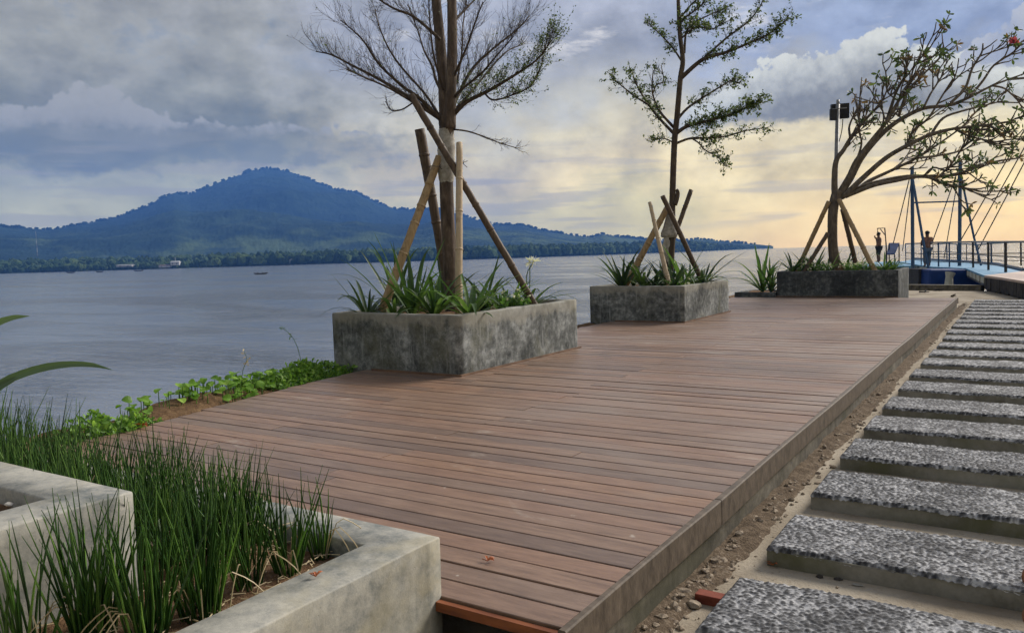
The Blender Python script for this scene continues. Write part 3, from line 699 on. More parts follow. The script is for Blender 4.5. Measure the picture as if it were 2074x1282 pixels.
P1 = planter('planter', 'weathered grey concrete planter nearest the camera holding the bare twiggy tree', -5.41, -3.945, 5.30, 7.36, -.12, .512, .10, .44, MT['planter'])
P2 = planter('planter', 'weathered grey concrete planter in the middle holding the small leafy tree', -5.36, -3.925, 10.42, 12.38, -.12, .502, .10, .44, MT['planter'])
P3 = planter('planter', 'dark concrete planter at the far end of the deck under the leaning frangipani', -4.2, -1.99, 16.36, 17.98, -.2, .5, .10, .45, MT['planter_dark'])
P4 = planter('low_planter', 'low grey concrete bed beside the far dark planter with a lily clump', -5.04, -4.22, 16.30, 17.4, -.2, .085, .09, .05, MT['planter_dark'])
def skirting(par, x0, x1, y0, y1):
    for (a, b2, c, d) in ((x0, x1 + .022, y0 - .022, y0), (x1, x1 + .022, y0 + .001, y1 + .05)):
        b_ = MB(); b_.box(a, b2, c, d, -.004, .016); b_.build('skirting_board', MT['skirt'], par)
skirting(P1, -4.93, -3.945, 5.30, 7.36); skirting(P2, -4.95, -3.925, 10.42, 12.38)
b_ = MB(); b_.box(-5.04, -1.99, 16.335, 16.36, -.004, .012); b_.build('skirting_board', MT['skirt'], P3)
N1 = planter('planter', 'smooth pale concrete planter in the foreground full of green rushes', -4.7, -1.44, .15, 1.80, -.22, .18, .155, .115, MT['smooth_conc'], .003, r=.006)
N2 = planter('planter', 'taller smooth concrete box at the left edge standing inside the rush planter', -3.9, -2.0, .30, 1.20, .09, .40, .15, .345, MT['smooth_conc'], .003, r=.006)

# ------------------------------------------------------------------ bamboo stakes
def stake(label, base, top, r0, r1, mat, nodes=7, mid=None, ext=.3):
    base = np.asarray(base, float); top = np.asarray(top, float)
    d = (base - top) / np.linalg.norm(base - top)
    base = base + d * ext * 0
    while base[2] > .40: base = base + d * .02
    o = thing('bamboo_stake', label, 'stake', base, 'bamboo stakes propping the young trees')
    b_ = MB(); L = np.linalg.norm(top - base); pts = []; rad = []; nseg = nodes * 4
    bend = cr(d, [0, 0, 1.0]) * rnd.uniform(-.012, .012)
    for i in range(nseg + 1):
        u = i / nseg; pts.append(base + (top - base) * u + bend * math.sin(u * math.pi) + np.array([rnd.gauss(0, 1), rnd.gauss(0, 1), 0]) * r0 * .03); rad.append(r0 + (r1 - r0) * u)
    b_.tube(pts, rad, 10, True); pole = b_.build('pole', mat, o, True)
    for q in range(1, nodes):
        u = (q + rnd.uniform(-.2, .2)) / nodes; c = base + (top - base) * u + bend * math.sin(u * math.pi); rr = r0 + (r1 - r0) * u
        b_ = MB(); b_.tube([c + d * rr * .35, c + d * rr * .1, c - d * rr * .1, c - d * rr * .35], [rr * 1.005, rr * 1.12, rr * 1.12, rr * 1.005], 10, True); b_.build('node_ring', mat, pole, True)
    return o
D1, D2, D3 = 7.9, 12.0, 16.1
px2u = lambda p, d: p * d / F
stake('tan bamboo stake leaning in from the left front of the bare tree', dp(772, 634, 7.55), dp(890, 318, 7.86), px2u(9.5, 7.7), px2u(8.2, 7.8), MT['bam1'])
stake('long dark bamboo stake crossing the bare tree from upper left to right', dp(1074, 602, 7.85), dp(832, 192, 7.62), px2u(7.4, 7.8), px2u(7.2, 7.7), MT['bam3'], 8)
stake('pale upright bamboo stake standing in front of the bare tree trunk', dp(929, 640, 7.40), dp(930.5, 290, 7.72), px2u(8, 7.5), px2u(6.6, 7.7), MT['bam2'], 5)
stake('thick dark broken stake behind the bare tree trunk', dp(910, 598, 8.35), dp(850, 262, 8.12), px2u(8.5, 8.2), px2u(10.5, 8.2), MT['bam3'], 6)
stake('thick tan bamboo stake leaning right against the middle tree', dp(1270, 572, 12.05), dp(1352, 420, 11.93), px2u(6.6, 12), px2u(6.2, 12), MT['bam1'], 5)
stake('thin tan bamboo stake tilting left in front of the middle tree', dp(1353, 568, 11.35), dp(1316, 410, 11.7), px2u(5.4, 11.5), px2u(3.6, 11.6), MT['bam2'], 5)
stake('dark bamboo stake crossing the middle tree trunk down to the right', dp(1408, 540, 12.0), dp(1342, 397, 11.75), px2u(5.2, 12), px2u(5, 12), MT['bam3'], 5)
stake('dark bamboo stake rising to the right behind the middle tree', dp(1340, 552, 12.2), dp(1400, 385, 12.25), px2u(4.6, 12), px2u(4.6, 12), MT['bam3'], 5)
stake('tan bamboo stake on the left side of the leaning frangipani', dp(1630, 514, 16.5), dp(1679, 408, 16.05), px2u(4.8, 16), px2u(4.4, 16), MT['bam1'], 5)
stake('tan bamboo stake slanting to the right front of the leaning frangipani', dp(1772, 549, 15.35), dp(1699, 404, 15.95), px2u(5.2, 16), px2u(4.6, 16), MT['bam1'], 6)
stake('dark stake behind the frangipani trunk on its right', dp(1731, 526, 16.6), dp(1706, 424, 16.3), px2u(5, 16), px2u(4.6, 16), MT['bam3'], 5)
stake('short dark stake propping the frangipani trunk low on the left', dp(1646, 522, 16.0), dp(1677, 472, 15.98), px2u(4.2, 16), px2u(4.2, 16), MT['bam3'], 3)

# ------------------------------------------------------------------ trees
def limb_pts(pxs, d0, d1, n=None):
    k = len(pxs); P = [dp(p[0], p[1], d0 + (d1 - d0) * (i / (k - 1)) ** 1.2) for i, p in enumerate(pxs)]
    return curve_pts(P, n or (k - 1) * 4 + 1)
def unit(v): return v / (math.sqrt(float(v @ v)) + 1e-12)
def twig_fan(b_, pts, rg, n, ln, r, up=.5, out=None, sub=3, t0=.15, tips=None, wig=.12, spread=.55, lens=(.5, 1.1)):
    """many fine twigs growing from a limb, curving upwards, with side shoots"""
    m_ = len(pts)
    for k in range(n):
        u = t0 + (1 - t0) * rg.rand(); i = min(int(u * (m_ - 1)), m_ - 2); f = u * (m_ - 1) - i
        p = pts[i] * (1 - f) + pts[i + 1] * f; t = unit(pts[i + 1] - pts[i])
        side = unit(cr(t, [0, 0, 1.0]) + 1e-6)
        d = unit(t * rg.uniform(.5, 1.0) + np.array([0, 0, 1.0]) * rg.uniform(-.25, up) + side * rg.uniform(-spread, spread) + rg.normal(0, .12, 3))
        L = ln * rg.uniform(*lens); q = [p]; dd = d; ns = 6
        for s_ in range(ns):
            dd = unit(dd + np.array([0, 0, 1.0]) * up * .12 + rg.normal(0, wig, 3)); q.append(q[-1] + dd * L / ns)
        b_.tube(q, [r * (1 - .7 * s_ / ns) for s_ in range(ns + 1)], 3, False)
        if tips is not None: tips += [(q[-1], dd), (q[-2], dd)]
        for w in range(sub):
            s0 = rg.randint(1, ns); e = unit(q[min(s0 + 1, ns)] - q[s0] + rg.normal(0, .5, 3) * L / ns); z = [q[s0]]; l2 = L * rg.uniform(.2, .5)
            for s_ in range(3): e = unit(e + np.array([0, 0, 1.0]) * up * .15 + rg.normal(0, wig * 1.3, 3)); z.append(z[-1] + e * l2 / 3)
            b_.tube(z, [r * .6, r * .5, r * .4, r * .3], 3, False)
            if tips is not None: tips += [(z[-1], e), (z[-2], e)]
def leaf(b_, p, d, L, w, rg, mi=0, n=3):
    side = unit(cr(d, rg.normal(0, 1, 3)) + 1e-6); q = [p + d * L * s_ / n + np.array([0, 0, -1.0]) * L * .12 * (s_ / n) ** 2 for s_ in range(n + 1)]
    prof_ = [.12, .8, 1.0, .12] if n == 3 else [.1, .55, .9, 1.0, .75, .08]
    b_.ribbon(q, [w * x for x in prof_], side, .2, mi)

# tree in the nearest planter: two leaders, bare fan of twigs
T1 = thing('bare_tree', 'young two-stemmed tree with bare fan of twigs in the nearest planter', 'tree', dp(918, 630, D1))
b_ = MB(); tp = limb_pts([(919, 650), (916, 600), (911, 520), (907, 450), (904, 370), (904, 300), (905, 255), (906, 238)], D1, D1, 26)
b_.tube(tp, [px2u(x, D1) for x in np.interp(np.linspace(0, 1, 26), [0, .1, .3, .6, .85, .93, 1], [18, 15.5, 14, 14, 15.5, 18, 17])], 12); b_.build('trunk', MT['bark1'], T1, True)
b_ = MB(); b_.tube(limb_pts([(903, 262), (900, 210), (897, 150), (889, 60), (880, -30), (872, -120)], D1, D1 + .1), [px2u(x, D1) for x in np.linspace(12.5, 9, 21)], 10); b_.build('stem', MT['bark1'], T1, True)
b_ = MB(); b_.tube(limb_pts([(911, 260), (913, 200), (916, 100), (915, 0), (913, -120)], D1 - .05, D1 - .1), [px2u(x, D1) for x in np.linspace(12.5, 8.5, 17)], 10); b_.build('stem', MT['bark1'], T1, True)
b_ = MB(); b_.blob(dp(905, 250, D1), np.array([1, 1, 1.2]) * px2u(17, D1), 2, .1); b_.build('trunk_knot', MT['bark2'], T1, True)
limbs1 = [([(895, 246), (885, 236), (837, 203), (775, 165), (715, 134), (672, 112), (640, 105)], .5, 5.5, 92, .42, .75),
          ([(897, 246), (884, 234), (850, 200), (815, 175), (768, 131), (734, 81), (690, 41)], -.6, 5, 80, .45, .75),
          ([(897, 190), (884, 165), (875, 134), (859, 103), (846, 62), (826, 10)], .9, 3.6, 60, .40, .8),
          ([(890, 80), (879, 69), (837, 34), (800, 19), (768, 0), (735, -22)], -.4, 4, 46, .40, .7),
          ([(915, 240), (922, 229), (946, 206), (990, 184), (1037, 156), (1087, 122), (1116, 84)], -.5, 6, 120, .34, .7),
          ([(918, 215), (931, 187), (959, 137), (1005, 94), (1046, 62), (1072, 34)], .7, 4.2, 80, .42, .8),
          ([(918, 160), (924, 145), (946, 94), (962, 47), (978, 5)], -.8, 3.4, 50, .4, .8),
          ([(919, 48), (926, 37), (943, 19), (962, 0), (990, -28)], .5, 3.6, 34, .4, .7),
          ([(920, 200), (930, 186), (974, 150), (996, 125), (1037, 78)], -1.0, 3.4, 60, .4, .8),
          ([(980, 188), (999, 203), (1037, 193), (1077, 172), (1099, 125)], -.2, 2.2, 60, .26, .7),
          ([(840, 206), (815, 222), (793, 224), (781, 206)], .1, 1.8, 16, .16, .5),
          ([(900, 190), (880, 120), (872, 60), (868, 0)], -.9, 2.4, 40, .35, .8), ([(925, 170), (935, 110), (938, 50), (948, -20)], 1.0, 2.4, 40, .35, .8),
          ([(893, 240), (860, 190), (800, 120), (770, 60), (760, 20)], 1.1, 3.2, 60, .4, .8), ([(922, 222), (960, 180), (1020, 110), (1060, 90)], 1.1, 3.0, 50, .36, .8),
          ([(893, 244), (850, 216), (790, 180), (740, 158), (700, 140)], -.9, 3, 60, .32, .75)]
rg = np.random.RandomState(21); tw = MB(); tips = []
for li, (pp, dz, r0, n, ln, up) in enumerate(limbs1):
    q = limb_pts(pp, D1, D1 + dz); b_ = MB(); b_.tube(q, [px2u(x, D1) for x in np.linspace(r0, 1.0, len(q))], 7); b_.build('branch', MT['bark2'], T1, True)
    tl = []; twig_fan(tw, q, rg, int(n * .95), ln * .92, .0022, up, sub=4, t0=.16, tips=tl, wig=.13, spread=.6)
    if li in (4, 9): tips += tl
    else: tips += [t for t in tl if rg.rand() < .025]
q = limb_pts([(912, 262), (945, 266), (974, 275), (1012, 290), (1046, 300)], D1, D1 - .2); b_ = MB(); b_.tube(q, [px2u(x, D1) for x in np.linspace(2.0, .8, len(q))], 5); b_.build('branch', MT['bark2'], T1, True)
twig_fan(tw, q, rg, 22, .17, .0025, .45, sub=3, t0=.3)
tw.build('twigs', MT['twig'], T1)
lv = MB()
for (p, d) in tips:
    for w in range(rg.randint(1, 4)): leaf(lv, p + rg.normal(0, .01, 3), unit(d + rg.normal(0, .5, 3)), rg.uniform(.012, .024), .005, rg)
lv.build('leaves', MT['tleaf'], T1)
# cloth wrap round the trunk
b_ = MB(); q = [dp(904, y, D1) for y in (262, 275, 290, 305, 320, 335, 350, 362, 370)]
n_ = 16; vs = []
for i, c in enumerate(q):
    for j in range(n_):
        th = j / n_ * 2 * math.pi; rr = px2u([15, 16, 17, 18.5, 17, 18, 17, 16, 14][i], D1) * (1 + .16 * (fbm(np.array([math.cos(th) * 2.2, math.sin(th) * 2.2, i * .8]), 3) - .5))
        vs.append(c + np.array([math.cos(th), math.sin(th), 0]) * rr + np.array([0, 0, (fbm(np.array([th * 2, i * .3, 5.]), 2) - .5) * .03]))
b_.add(vs, [(i * n_ + j, i * n_ + (j + 1) % n_, (i + 1) * n_ + (j + 1) % n_, (i + 1) * n_ + j) for i in range(len(q) - 1) for j in range(n_)]); b_.build('cloth_wrap', MT['cloth'], T1, True)
b_ = MB(); 
for (cx_, cy_, rr) in ((926, 331, 13), (880, 338, 12)):
    c = dp(cx_, cy_, D1 - .1); b_.tube([c + np.array([math.cos(a) * px2u(rr, D1), math.sin(a) * px2u(rr, D1), .004 * math.sin(3 * a)]) for a in np.linspace(0, 2 * math.pi, 14)], .0035, 4, False)
    for w in range(4): b_.tube([c + np.array([px2u(rr, D1) * .9, 0, 0]), c + np.array([px2u(rr, D1) * .9 + .05, rnd.uniform(-.03, .03), rnd.uniform(-.06, .05)])], .003, 4)
b_.build('tie_wire', MT['wire'], T1)

# middle tree
T2 = thing('young_tree', 'slender young tree with sparse small green leaves in the middle planter', 'tree', dp(1357, 580, D2))
b_ = MB(); q = limb_pts([(1359, 590), (1358, 540), (1361, 480), (1362, 400), (1366, 290), (1371, 240), (1378, 160), (1383, 122), (1377, 70), (1374, 10), (1373, -60)], D2, D2, 44)
b_.tube(q, [px2u(x, D2) for x in np.interp(np.linspace(0, 1, 44), [0, .08, .25, .45, .6, .8, 1], [10.5, 7.6, 6.4, 5.9, 5.3, 4.4, 3.0])], 10); b_.build('trunk', MT['bark2'], T2, True)
b_ = MB(); b_.tube(limb_pts([(1366, 415), (1371, 402), (1373, 390), (1370, 384)], D2 - .03, D2 - .05), [px2u(x, D2) for x in np.linspace(6, 3, 13)], 7); b_.build('branch_stub', MT['bark2'], T2, True)
limbs2 = [([(1364, 270), (1339, 244), (1313, 212), (1291, 175), (1281, 149)], .4, 3.6, 46, 1.0), ([(1313, 212), (1286, 196), (1260, 175), (1241, 159)], -.2, 2, 26, 1.0),
          ([(1364, 258), (1336, 225), (1321, 186), (1323, 143)], -.5, 3, 26, .5), ([(1322, 190), (1330, 172), (1344, 164), (1339, 133)], .2, 1.8, 18, .5),
          ([(1369, 271), (1390, 257), (1419, 249), (1458, 239), (1498, 225), (1535, 207)], -.5, 4.4, 96, 2.4), ([(1369, 246), (1392, 220), (1427, 196), (1461, 175), (1482, 164), (1498, 170)], .5, 3, 44, 1.3),
          ([(1367, 292), (1397, 281), (1432, 280), (1472, 276), (1511, 265), (1554, 259)], .1, 3, 46, 1.2), ([(1401, 281), (1415, 290), (1429, 305), (1453, 318), (1469, 337)], -.2, 1.8, 24, 1.6),
          ([(1366, 290), (1344, 281), (1323, 285)], .1, 1.8, 14, 1.0),
          ([(1380, 158), (1411, 130), (1432, 117), (1472, 106), (1519, 87), (1557, 69), (1594, 40)], -.5, 5, 90, 1.3), ([(1424, 120), (1472, 77), (1511, 48), (1535, 21), (1549, -5)], .4, 2.6, 40, .5),
          ([(1383, 128), (1363, 98), (1339, 72), (1313, 48)], .4, 2.2, 34, .9), ([(1384, 112), (1376, 66), (1384, 40), (1419, 13), (1440, -20)], -.4, 2.6, 40, 1.2),
          ([(1386, 108), (1390, 66), (1405, 48), (1445, 27), (1475, 15)], .5, 2.6, 50, 1.6), ([(1376, 40), (1400, 10), (1430, -15), (1450, -40)], -.6, 2, 30, 1.2), ([(1378, 80), (1410, 55), (1440, 60), (1470, 45)], -.3, 2, 30, 1.5)]
rg = np.random.RandomState(33); tw = MB(); lv = MB()
for (pp, dz, r0, n, dens) in limbs2:
    q = limb_pts(pp, D2, D2 + dz); b_ = MB(); b_.tube(q, [px2u(x, D2) for x in np.linspace(r0, .9, len(q))], 6); b_.build('branch', MT['bark2'], T2, True)
    tl = []; twig_fan(tw, q, rg, int(n * 1.15), .27, .0038, .35, sub=3, t0=.2, tips=tl, wig=.3, spread=.75, lens=(.3, 1.0))
    for (p, d) in tl:
        if rg.rand() > .24 * dens + .14: continue
        for w in range(rg.randint(2, 5)): leaf(lv, p + rg.normal(0, .012, 3), unit(d * .4 + rg.normal(0, .7, 3)), rg.uniform(.026, .045), rg.uniform(.008, .013), rg)
tw.build('twigs', MT['twig'], T2); lv.build('leaves', MT['tleaf'], T2)
# sagging cloth tied to the trunk, loose plastic below
b_ = MB(); n_ = 14; prof_ = [(430, 6), (445, 9), (460, 12), (472, 16), (480, 15), (482, 9)]
vs = []
for i, (yy, rr) in enumerate(prof_):
    for j in range(n_):
        th = j / n_ * 2 * math.pi; r_ = px2u(rr, D2) * (1 + .35 * (fbm(np.array([math.cos(th) * 1.7, math.sin(th) * 1.7, i * .5 + 2]), 3) - .5))
        vs.append(dp(1357 - i * .6, yy, D2) + np.array([math.cos(th), math.sin(th), 0]) * r_)
b_.add(vs, [(i * n_ + j, i * n_ + (j + 1) % n_, (i + 1) * n_ + (j + 1) % n_, (i + 1) * n_ + j) for i in range(len(prof_) - 1) for j in range(n_)]); b_.build('cloth_wrap', MT['cloth'], T2, True)
b_ = MB()
for k in range(2):
    q = [dp(1346 + k * 5 + math.sin(i * 1.3) * 2, 482 + i * 7, D2 - .12) for i in range(8)]; b_.ribbon(q, [px2u(w, D2) for w in (2, 4, 5, 4, 5, 4, 3, 1)], np.array([.9, .4, .1]), .3)
b_.build('plastic_strip', MT['cloth'], T2)

# leaning frangipani
T3 = thing('frangipani_tree', 'windswept frangipani leaning right with long leaves and one pink bloom', 'tree', dp(1690, 548, D3))
b_ = MB(); q = limb_pts([(1694, 556), (1691, 530), (1687, 500), (1686, 470), (1687, 430), (1692, 400), (1698, 388)], D3, D3, 24)
b_.tube(q, [px2u(x, D3) for x in np.interp(np.linspace(0, 1, 24), [0, .15, .35, 1], [15, 11.5, 9.6, 10])], 10); b_.build('trunk', MT['bark3'], T3, True)
limbs3 = [([(1692, 402), (1690, 365), (1694, 325), (1708, 305), (1726, 275), (1760, 235), (1790, 207)], .3, 7, 1.8), ([(1722, 280), (1720, 258), (1728, 236), (1737, 219)], .1, 2.6, 1.2),
          ([(1694, 402), (1720, 358), (1735, 326), (1770, 280), (1795, 248), (1820, 205), (1845, 167), (1866, 130)], -.3, 6.5, 1.6),
          ([(1700, 396), (1723, 361), (1745, 320), (1782, 276), (1820, 245), (1870, 220), (1920, 214), (1963, 198), (2010, 174), (2074, 150)], .4, 7, 1.6),
          ([(1700, 400), (1714, 393), (1751, 358), (1795, 320), (1838, 295), (1885, 273), (1932, 261), (1988, 255), (2057, 245)], -.6, 6.5, 1.8),
          ([(1712, 394), (1735, 385), (1760, 367), (1807, 345), (1857, 320), (1901, 292), (1963, 248)], .9, 5, 1.5),
          ([(1705, 400), (1740, 382), (1776, 370), (1838, 358), (1901, 358), (1948, 351), (1979, 336), (2026, 326), (2066, 320)], -.2, 5.5, 1.5),
          ([(1712, 398), (1735, 389), (1770, 376), (1813, 367), (1870, 358), (1916, 373), (1963, 383), (1991, 389)], -1.0, 4.6, 1.4),
          ([(1795, 246), (1813, 192), (1832, 155), (1838, 124)], -.5, 3, 1.4), ([(1820, 236), (1838, 186), (1866, 155), (1901, 120), (1910, 95)], .5, 3, 1.3),
          ([(1920, 214), (1954, 180), (1969, 139), (1988, 108), (1991, 89)], .3, 3.2, 1.5), ([(1963, 198), (1991, 164), (2013, 133), (2054, 105), (2056, 92)], -.3, 2.8, 1.3),
          ([(1782, 276), (1790, 240), (1784, 215), (1776, 208)], .3, 2.2, 1.2), ([(1735, 326), (1745, 290), (1738, 262), (1742, 250)], -.3, 2.4, 1.2),
          ([(1838, 295), (1850, 265), (1880, 240), (1905, 200), (1930, 160)], -.9, 3, 1.3), ([(1885, 273), (1910, 240), (1950, 225), (1990, 215), (2030, 205)], .6, 3, 1.3),
          ([(1857, 320), (1880, 318), (1920, 312), (1960, 300), (1990, 270)], 1.0, 2.6, 1.2), ([(1901, 358), (1925, 335), (1950, 300), (1970, 285)], -.4, 2.4, 1.2),
          ([(1932, 261), (1960, 275), (2000, 285), (2040, 290)], -.9, 2.4, 1.2), ([(1870, 220), (1885, 190), (1900, 165), (1895, 150)], .6, 2.4, 1.2),
          ([(1870, 358), (1890, 340), (1915, 345), (1935, 330)], -1.2, 2.2, 1.2), ([(2010, 174), (2035, 180), (2060, 200), (2085, 205)], .4, 2.2, 1.2),
          ([(1845, 167), (1850, 140), (1870, 110), (1862, 100)], -.4, 2, 1.1), ([(1807, 345), (1830, 325), (1845, 300), (1840, 285)], 1.1, 2.2, 1.1),
          ([(1988, 255), (2010, 240), (2030, 250), (2064, 238)], -.7, 2.2, 1.1), ([(1820, 205), (1800, 190), (1795, 175)], -.2, 1.8, 1.1)]
right_v = RW @ np.array([1.0, 0, 0]); rg = np.random.RandomState(44); lv = MB(); bl = MB(); shoots = MB(); fl_tips = []
def rosette(p, d, n, L, bm_, rg):
    a = unit(cr(d, rg.normal(0, 1, 3))); b2 = cr(d, a)
    for k in range(n):
        th = 2 * math.pi * k / n + rg.uniform(-.4, .4); dr = unit(d * rg.uniform(.1, .8) + (a * math.cos(th) + b2 * math.sin(th)))
        leaf(bm_, p, dr, L * rg.uniform(.7, 1.2), L * .17, rg, 0, 5)
for li, (pp, dz, r0, r1) in enumerate(limbs3):
    q = limb_pts(pp, D3, D3 + dz); b_ = MB(); b_.tube(q, [px2u(x, D3) for x in np.linspace(r0, r1, len(q))], 7); b_.build('branch', MT['bark3'], T3, True)
    tipl = [(q[-1], unit(q[-1] - q[-3]))]
    nf = 14 if len(pp) > 5 else 6
    for k in range(nf):
        u = rg.uniform(.42, .98); i = min(int(u * (len(q) - 1)), len(q) - 2); t = unit(q[i + 1] - q[i])
        e = unit(t + right_v * .25 + rg.normal(0, .36, 3) + np.array([0, 0, -.04])); z = [q[i]]; l2 = rg.uniform(.15, .75)
        for s_ in range(4): e = unit(e + np.array([0, 0, .07]) + rg.normal(0, .18, 3)); z.append(z[-1] + e * l2 / 4)
        shoots.tube(z, [px2u(x, D3) for x in (1.7, 1.5, 1.3, 1.1, 1.0)], 5)
        tipl.append((z[-1], e))
        if l2 > .4:
            for w in range(2):
                e2 = unit(e + rg.normal(0, .5, 3)); z2 = [z[2 + w], z[2 + w] + e2 * l2 * .2, z[2 + w] + unit(e2 + np.array([0, 0, .3])) * l2 * .4]
                shoots.tube(z2, [px2u(x, D3) for x in (1.3, 1.1, .9)], 4); tipl.append((z2[-1], e2))
    for (p, d) in tipl:
        tgt = bl if (rg.rand() < .14) else lv
        if li in (1, 13) or rg.rand() < .30: continue
        rosette(p, d, rg.randint(3, 8), rg.uniform(.09, .16), tgt, rg)
shoots.build('shoots', MT['bark3'], T3, True); lv.build('leaves', MT['fleaf'], T3); bl.build('withered_leaves', MT['bleaf'], T3)
rosette(dp(1838, 120, D3 - .5), unit(np.array([0, 0, 1.0])), 10, .15, bl2 := MB(), rg); bl2.build('withered_leaves', MT['bleaf'], T3)
fb = MB(); c = dp(2052, 84, D3 - .3)
for k in range(26):
    d = unit(rg.normal(0, 1, 3) + np.array([0, 0, .6])); leaf(fb, c + rg.normal(0, .035, 3), d, .075, .026, rg, 0, 5)
fb.build('blossom', MT['pink'], T3)

# floodlight on a post beside the frangipani
L3 = thing('floodlight_post', 'grey steel post with two black floodlights beside the frangipani', 'floodlight', dp(1690, 548, D3 + .35))
DL = D3 + .35
b_ = MB(); b_.tube([dp(1690, 556, DL), dp(1691, 420, DL), dp(1697, 212, DL)], px2u(4, DL), 10); b_.build('post', MT['galv'], L3, True)
b_ = MB(); b_.tube([dp(1697, 214, DL), dp(1697.3, 203, DL)], px2u(3.2, DL), 10); b_.build('post_cap', MT['galv'], L3, True)
right_u = RW @ np.array([1, 0, 0]); up_u = np.array([0, 0, 1.0]); back_u = cr(right_u, up_u)
b_ = MB(); b_.obox(dp(1701, 226, DL + .12), right_u * px2u(18, DL) + np.array([0, 0, px2u(1.4, DL)]), unit(cr(up_u, right_u)) * .035, up_u * px2u(15, DL)); b_.build('lamp_housing', MT['black'], L3)
b_ = MB(); b_.obox(dp(1687.5, 233, DL - .1), right_u * px2u(6.5, DL), unit(cr(up_u, right_u)) * .03, up_u * px2u(11, DL)); b_.build('lamp_housing', MT['black'], L3)
b_ = MB(); b_.tube([dp(1684, 222, DL - .04), dp(1715, 219, DL - .02)], px2u(1.2, DL), 6); b_.build('bracket', MT['galv'], L3)
b_ = MB(); b_.tube(curve_pts([dp(1707, 242, DL), dp(1706, 258, DL), dp(1703, 275, DL), dp(1699, 288, DL)], 9), px2u(.9, DL), 5); b_.build('cable', MT['black'], L3)

# ------------------------------------------------------------------ planted clumps
def lily(label, at, n, L, w, seed, mat, upright=.6, flower=0):
    rg = np.random.RandomState(seed); at = np.asarray(at, float)
    o = thing('spider_lily', label, 'plant', at, 'strap-leaved lilies in the planters'); b_ = MB(); L *= 1.6; w *= 1.25; n = int(n * 1.5)
    for k in range(n):
        a = 2 * math.pi * (k + rg.uniform(-.35, .35)) / n; ell = rg.uniform(.5, 1.15); l = L * ell
        up_ = rg.uniform(.35, 1.0) * upright; out = np.array([math.cos(a), math.sin(a), 0]); d = unit(out * (1.1 - up_) + np.array([0, 0, up_ + .35])); p = at + out * .012
        q = [p]; ns = 7; droop = rg.uniform(.05, .28)
        for s_ in range(ns): d = unit(d + np.array([0, 0, -droop * (.4 + s_ / ns)]) + rg.normal(0, .03, 3)); q.append(q[-1] + d * l / ns)
        ww = w * rg.uniform(.7, 1.15); b_.ribbon(q, [ww * x for x in (.7, .95, 1, 1, .95, .8, .5, .05)], unit(cr(out, [0, 0, 1])), .3)
    b_.build('leaves', mat, o)
    for k in range(flower):
        st = [at, at + np.array([rg.normal(0, .02), rg.normal(0, .02), L * .5]), at + np.array([rg.normal(0, .05), rg.normal(0, .05), L * .72])]
        b_ = MB(); b_.tube(curve_pts(st, 7), .005, 5); b_.build('flower_stalk', MT['lily'], o)
        b_ = MB()
        for w_ in range(16):
            d = unit(rg.normal(0, 1, 3) + np.array([0, 0, .4])); q = [st[-1], st[-1] + d * .04, st[-1] + d * .075 + np.array([0, 0, -.012])]; b_.ribbon(q, [.003, .006, .002], unit(rg.normal(0, 1, 3)), .1)
        b_.build('flower', MT['petal'], o)
    return o
def sp(px, z, y):                                   # soil point in the column of a photo pixel at ground distance y
    q = gp(px, 700, 0); k = y / q[1]; return np.array([q[0] * k, y, z])
Z1, Z3 = .44, .45
L_ = MT['lily']; LD = MT['lily_d']
lily('dark spider lily trailing over the left corner of the nearest planter', sp(747, Z1, 5.52), 12, .34, .013, 1, LD, .55)
lily('tall spider lily left of the pale stake in the nearest planter', sp(838, Z1, 5.75), 15, .50, .019, 2, L_, .9)
lily('broad green spider lily just left of the pale upright stake', sp(882, Z1, 5.75), 15, .36, .018, 3, L_, .7)
lily('spider lily with wide glossy leaves just right of the pale upright stake', sp(955, Z1, 5.75), 13, .38, .021, 4, L_, .55)
lily('spider lily behind the pale stake close to the bare trunk', sp(905, Z1, 6.7), 10, .42, .015, 5, LD, .8)
lily('tall dark spider lily behind the left leaning stake', sp(805, Z1, 6.3), 10, .52, .014, 6, LD, .95)
lily('flowering spider lily with white blooms at the right end of the nearest planter', sp(1074, Z1, 6.85), 11, .42, .013, 7, LD, .55, 2)
lily('arching spider lily at the right middle of the nearest planter', sp(1015, Z1, 6.5), 10, .36, .014, 8, L_, .5)
lily('spider lily at the left end of the middle planter', sp(1262, Z1, 10.75), 14, .42, .020, 11, LD, .8)
lily('spider lily under the thick leaning stake in the middle planter', sp(1305, Z1, 10.9), 12, .42, .018, 12, L_, .8)
lily('spider lily at the foot of the middle tree', sp(1345, Z1, 11.3), 12, .36, .016, 13, LD, .75)
lily('spider lily just right of the middle tree trunk', sp(1385, Z1, 11.2), 13, .44, .018, 14, L_, .7)
lily('spider lily with spreading leaves at the right end of the middle planter', sp(1425, Z1, 11.6), 16, .52, .017, 15, LD, .6)
lily('small spider lily at the back of the middle planter', sp(1400, Z1, 12.0), 10, .36, .015, 16, L_, .7)
lily('lily clump growing in the low bed left of the far planter', sp(1545, .06, 16.8), 15, .62, .026, 21, L_, .8)
lily('smaller lily beside the dark planter wall in the low bed', sp(1562, .06, 16.7), 9, .5, .022, 22, LD, .95)
lily('lily at the left end of the far dark planter', sp(1606, Z3, 16.7), 13, .40, .019, 23, LD, .7)
lily('lily left of the frangipani trunk in the far planter', sp(1650, Z3, 17.0), 12, .36, .018, 24, L_, .7)
lily('lily at the foot of the frangipani trunk', sp(1678, Z3, 16.8), 10, .34, .017, 25, L_, .7)
lily('lily right of the frangipani root in the far planter', sp(1735, Z3, 17.2), 11, .34, .017, 26, L_, .65)
lily('dense green lily at the right end of the far planter', sp(1790, Z3, 16.9), 24, .30, .016, 27, L_, .55)
lily('lily at the far right corner of the far planter', sp(1806, Z3, 17.3), 14, .28, .016, 28, L_, .5)
